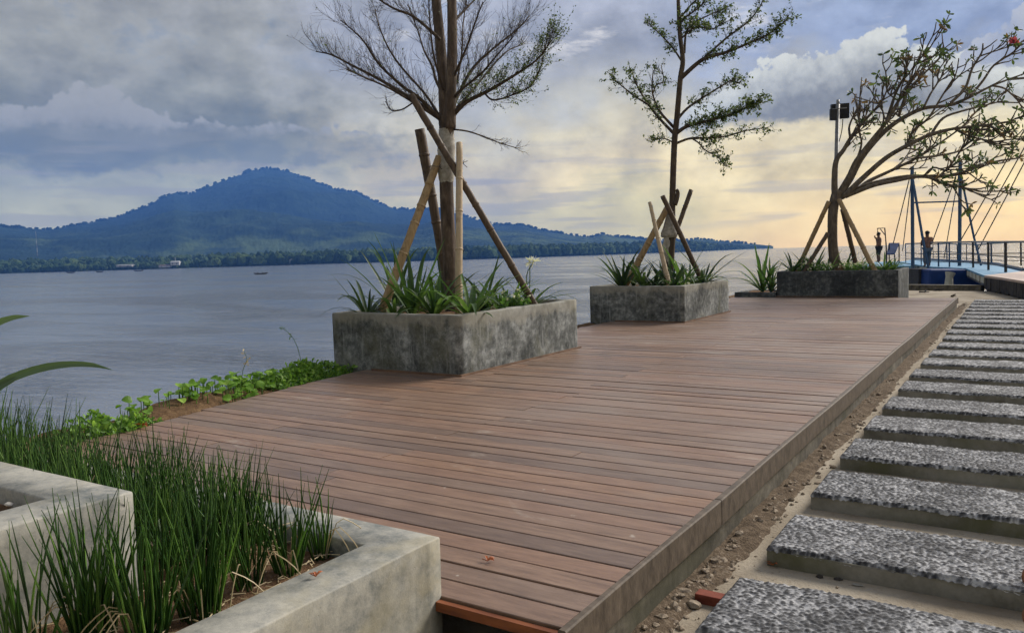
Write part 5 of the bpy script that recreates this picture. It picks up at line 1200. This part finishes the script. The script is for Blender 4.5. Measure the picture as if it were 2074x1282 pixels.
def make_person(label, foot, h, face, pose, top_mat, leg_mat, leg_long):
    o, J, E, sk = person(label, foot, h, face, pose)
    def skin_obj(name, joints, edges, scale, mat, root):
        bm = bmesh.new(); lay = bm.verts.layers.skin.verify(); vs = []
        for k in joints:
            v = bm.verts.new(J[k][0]); r_ = J[k][1] * h * S * scale; v[lay].radius = (r_, r_); v[lay].use_root = (k == root); vs.append(v)
        for a, b2 in edges: bm.edges.new((vs[joints.index(a)], vs[joints.index(b2)]))
        me = bpy.data.meshes.new(name); bm.to_mesh(me); bm.free(); me.materials.append(mat)
        ob = link(bpy.data.objects.new(name, me)); ob.parent = o; ob.modifiers.new('skin', 'SKIN'); m2 = ob.modifiers.new('sub', 'SUBSURF'); m2.levels = 1; m2.render_levels = 2; return ob
    js = list(J.keys()); skin_obj('body', js, E, 1.0, MT['skin'], 'pelvis')
    tj = ['waist', 'chest', 'shl', 'shr', 'pelvis']
    if top_mat:
        for nm in 'lr': J['sl' + nm] = ((J['sh' + nm][0] + J['el' + nm][0]) / 2, .042)
        skin_obj('shirt', tj + ['sll', 'slr'], [('pelvis', 'waist'), ('waist', 'chest'), ('chest', 'shl'), ('chest', 'shr'), ('shl', 'sll'), ('shr', 'slr')], 1.14, top_mat, 'pelvis')
    for nm in 'lr': J['low' + nm] = (J['knee' + nm][0].lerp(J['ank' + nm][0], .8 if leg_long else .05), .045)
    skin_obj('trousers' if leg_long else 'shorts', ['pelvis', 'hipl', 'hipr', 'kneel', 'kneer', 'lowl', 'lowr'], [('pelvis', 'hipl'), ('pelvis', 'hipr'), ('hipl', 'kneel'), ('hipr', 'kneer'), ('kneel', 'lowl'), ('kneer', 'lowr')], 1.16, leg_mat, 'pelvis')
    hd = J['head'][0]; b_ = MB(); c_ = np.array(hd) / S + np.asarray(foot); fx = np.array([math.cos(face), math.sin(face), 0])
    b_.blob(c_ - fx * .012 * h + np.array([0, 0, .018 * h]), np.array([.066, .066, .058]) * h, 2, .06); b_.build('hair', MT['hair'], o, True)
    b_ = MB(); b_.blob(c_ + fx * .058 * h + np.array([0, 0, -.02 * h]), np.array([.012, .010, .016]) * h, 1, .05); b_.build('nose', MT['skin'], o, True)
    return o
d_ = 33.0; ft = dp(1780, 531.5, d_)
leftang = math.atan2(-right_u[1], -right_u[0])
make_person('person in a brown top and black shorts raising one hand to the face', ft, 60 * d_ / F, leftang, {'l': ((.10, .12, .74), (.17, .06, .85), (.15, .03, .90)), 'r': ((-.02, -.13, .64), (.03, -.14, .53), (.05, -.13, .47))}, MT['shirt'], MT['shorts'], False)
d_ = 28.0; ft = dp(1878, 541, d_)
make_person('person in a rust patterned top leaning at the walkway railing', ft, 72 * d_ / F, math.atan2(RW[1][2] * -1, RW[0][2] * -1), {'l': ((.03, .16, .67), (.12, .10, .62), (.16, .05, .62)), 'r': ((.03, -.16, .67), (.12, -.10, .62), (.16, -.05, .62))}, MT['shirt'], MT['jeans'], True)

# ------------------------------------------------------------------ things on and across the water
def sea_at(px, py):
    r = RW @ cam_ray(px, py); t = (WZ - 1.0) / r[2]; return np.array([0, 0, 1.0]) + r * t
def boat(label, c, L, w, h, ang, mat, name='canoe'):
    o = thing(name, label, 'boat', c); f = np.array([math.cos(ang), math.sin(ang), 0]); s = np.array([-f[1], f[0], 0]); n_ = 12; vs = []
    for i in range(n_ + 1):
        u = i / n_ * 2 - 1; k = (1 - abs(u) ** 2.4); rise = h * .6 * abs(u) ** 3
        for (sd_, z) in ((-1, h), (-.55, 0.02), (0, -.05), (.55, 0.02), (1, h)): vs.append(np.asarray(c) + f * u * L / 2 + s * sd_ * w / 2 * max(k, .03) + np.array([0, 0, z * (1 if z > .1 else k) + rise]))
    b_ = MB(); b_.add(vs, [(i * 5 + j, i * 5 + j + 1, i * 5 + j + 6, i * 5 + j + 5) for i in range(n_) for j in range(4)] + [(i * 5, i * 5 + 5, i * 5 + 9, i * 5 + 4) for i in range(n_)]); b_.build('hull', mat, o, False)
    b_ = MB(); 
    for u in (-.3, .3): b_.obox(np.asarray(c) + f * u * L / 2 + np.array([0, 0, h * .8]), f * .1, s * w * .4, np.array([0, 0, .02]))
    b_.build('thwart', mat, o); return o
cb = sea_at(528, 555.5); fac = np.linalg.norm(cb - np.array([0, 0, 1.])) / F
angb = math.atan2(right_u[1], right_u[0])
boat('small dark canoe with two people out on the water', cb, 27 * fac, 5 * fac, 2.2 * fac, angb, MT['boat'])
for (off, lab) in ((-5.5, 'dark figure seated at the left end of the canoe'), (4, 'dark figure seated at the right end of the canoe')):
    c = cb + right_u * off * fac; hh = 5.5 * fac; o = thing('person', lab, 'person', c, 'people in the canoe')
    bm = bmesh.new(); lay = bm.verts.layers.skin.verify(); pts_ = [(0, 0, .15, .16), (0, 0, .55, .15), (0, 0, .78, .07), (0, 0, .92, .11), (.22, .12, .45, .06), (.4, .1, .3, .05), (.22, -.12, .45, .06), (.42, -.1, .3, .05), (.35, .1, .12, .09), (.35, -.1, .12, .09)]
    vs = []
    for i, (a, b2, z, r_) in enumerate(pts_): v = bm.verts.new(Vector((a, b2, z)) * hh * S); v[lay].radius = (r_ * hh * S,) * 2; v[lay].use_root = i == 0; vs.append(v)
    for a, b2 in ((0, 1), (1, 2), (2, 3), (1, 4), (4, 5), (1, 6), (6, 7), (0, 8), (0, 9)): bm.edges.new((vs[a], vs[b2]))
    me = bpy.data.meshes.new('body'); bm.to_mesh(me); bm.free(); me.materials.append(MT['shorts']); ob = link(bpy.data.objects.new('body', me)); ob.parent = o; ob.modifiers.new('skin', 'SKIN'); ob.modifiers.new('sub', 'SUBSURF')
for (px, py, l, lab) in ((202, 551.2, 12, 'dark moored boat near the far shore left of the white shed'), (281, 548.8, 17, 'long low moored boat off the far shore below the white shed'), (143, 552.6, 14, 'faint low boat at the far left shore')):
    c = sea_at(px, py + .6); f2 = np.linalg.norm(c) / F; boat(lab, c, l * f2, 3 * f2, 1.8 * f2, angb + .15, MT['boat'], 'moored_boat')
def far_at(px, s_=.004):
    a = azel(px, 540)[0]; r_, z_ = land_height(np.array([a]), np.array([s_])); return np.array([math.sin(a) * r_[0], math.cos(a) * r_[0], max(z_[0], WZ * S + 1.0)]) / S, r_[0] / S / F
def house(label, px, w, h, roofh, roofmat, up=0, s_=.004, mast=False):
    c, f2 = far_at(px, s_); c = c + np.array([0, 0, up * f2]); o = thing('house', label, 'building', c); ru = right_u - np.array([0, 0, right_u[2]]); ru = unit(ru); dn = np.array([-ru[1], ru[0], 0])
    b_ = MB(); b_.obox(c + np.array([0, 0, h * f2 / 2]), ru * w * f2 / 2, dn * w * f2 * .25, np.array([0, 0, h * f2 / 2 + .3])); b_.build('wall', MT['white'], o)
    b_ = MB(); z = np.array([0, 0, 1.0]); a = w * f2 * .56; d = w * f2 * .3; b0 = c + z * h * f2
    b_.add([b0 - ru * a - dn * d, b0 + ru * a - dn * d, b0 + ru * a + dn * d, b0 - ru * a + dn * d, b0 - ru * a * .8 + z * roofh * f2, b0 + ru * a * .8 + z * roofh * f2], [(0, 1, 5, 4), (2, 3, 4, 5), (1, 2, 5), (3, 0, 4), (0, 3, 2, 1)]); b_.build('roof', MT[roofmat], o)
    for k in (-.25, .25): b_ = MB(); b_.obox(c + ru * w * f2 * k - dn * (w * f2 * .25 + .02) + z * h * f2 * .5, ru * w * f2 * .05, dn * .05, z * h * f2 * .25); b_.build('window', MT['steel'], o)
    if mast: b_ = MB(); b_.tube([b0, b0 + z * 9 * f2], .5 * f2, 5); b_.build('finial', MT['white'], o)
house('long low white shed on the far shore', 255, 28, 2.2, 1.2, 'white', 5, .002)
house('pale roofed house with a finial on the far shore', 356, 16, 5, 2.6, 'white', 5, .002, True)
house('brown roofed shed left of the pale house on the far shore', 335, 20, 2.6, 1.8, 'roof', 1.5, .001)
c, f2 = far_at(588, .001); o = thing('beacon', 'thin white beacon post on the far shore right of the canoe', 'beacon', c); b_ = MB(); b_.tube([c, c + np.array([0, 0, 9 * f2]), c + np.array([0, 0, 9.5 * f2]) + right_u * 4 * f2], [1.0 * f2, .7 * f2, .6 * f2], 6); b_.build('post', MT['white'], o)
a = azel(73, 480)[0]; r_, z_ = land_height(np.array([a]), np.array([.35])); c = np.array([math.sin(a) * r_[0], math.cos(a) * r_[0], z_[0]]) / S; f2 = r_[0] / S / F
o = thing('radio_tower', 'thin pale radio tower on the far left hillside', 'tower', c); tz = S * 0
top_el = math.tan(azel(73, 469)[1]); ht = 1.0 + top_el * r_[0] / S - c[2]
for k in range(6):
    b_ = MB(); b_.tube([c + np.array([0, 0, ht * k / 6]), c + np.array([0, 0, ht * (k + 1) / 6])], [(.8 - k * .09) * f2, (.8 - (k + 1) * .09) * f2], 4); b_.build('mast_section', MT['white'] if k % 2 else MT['galv'], o)

for ob in bpy.data.objects:
    if ob.parent is not None and ob.name.split('.')[0] in ('twigs', 'leaves', 'withered_leaves', 'shoots', 'flowers', 'flower', 'stems', 'fresh_stems', 'dead_stems', 'seed_head', 'blossom', 'tie_wire', 'plastic_strip'):
        ob['kind'] = 'stuff'
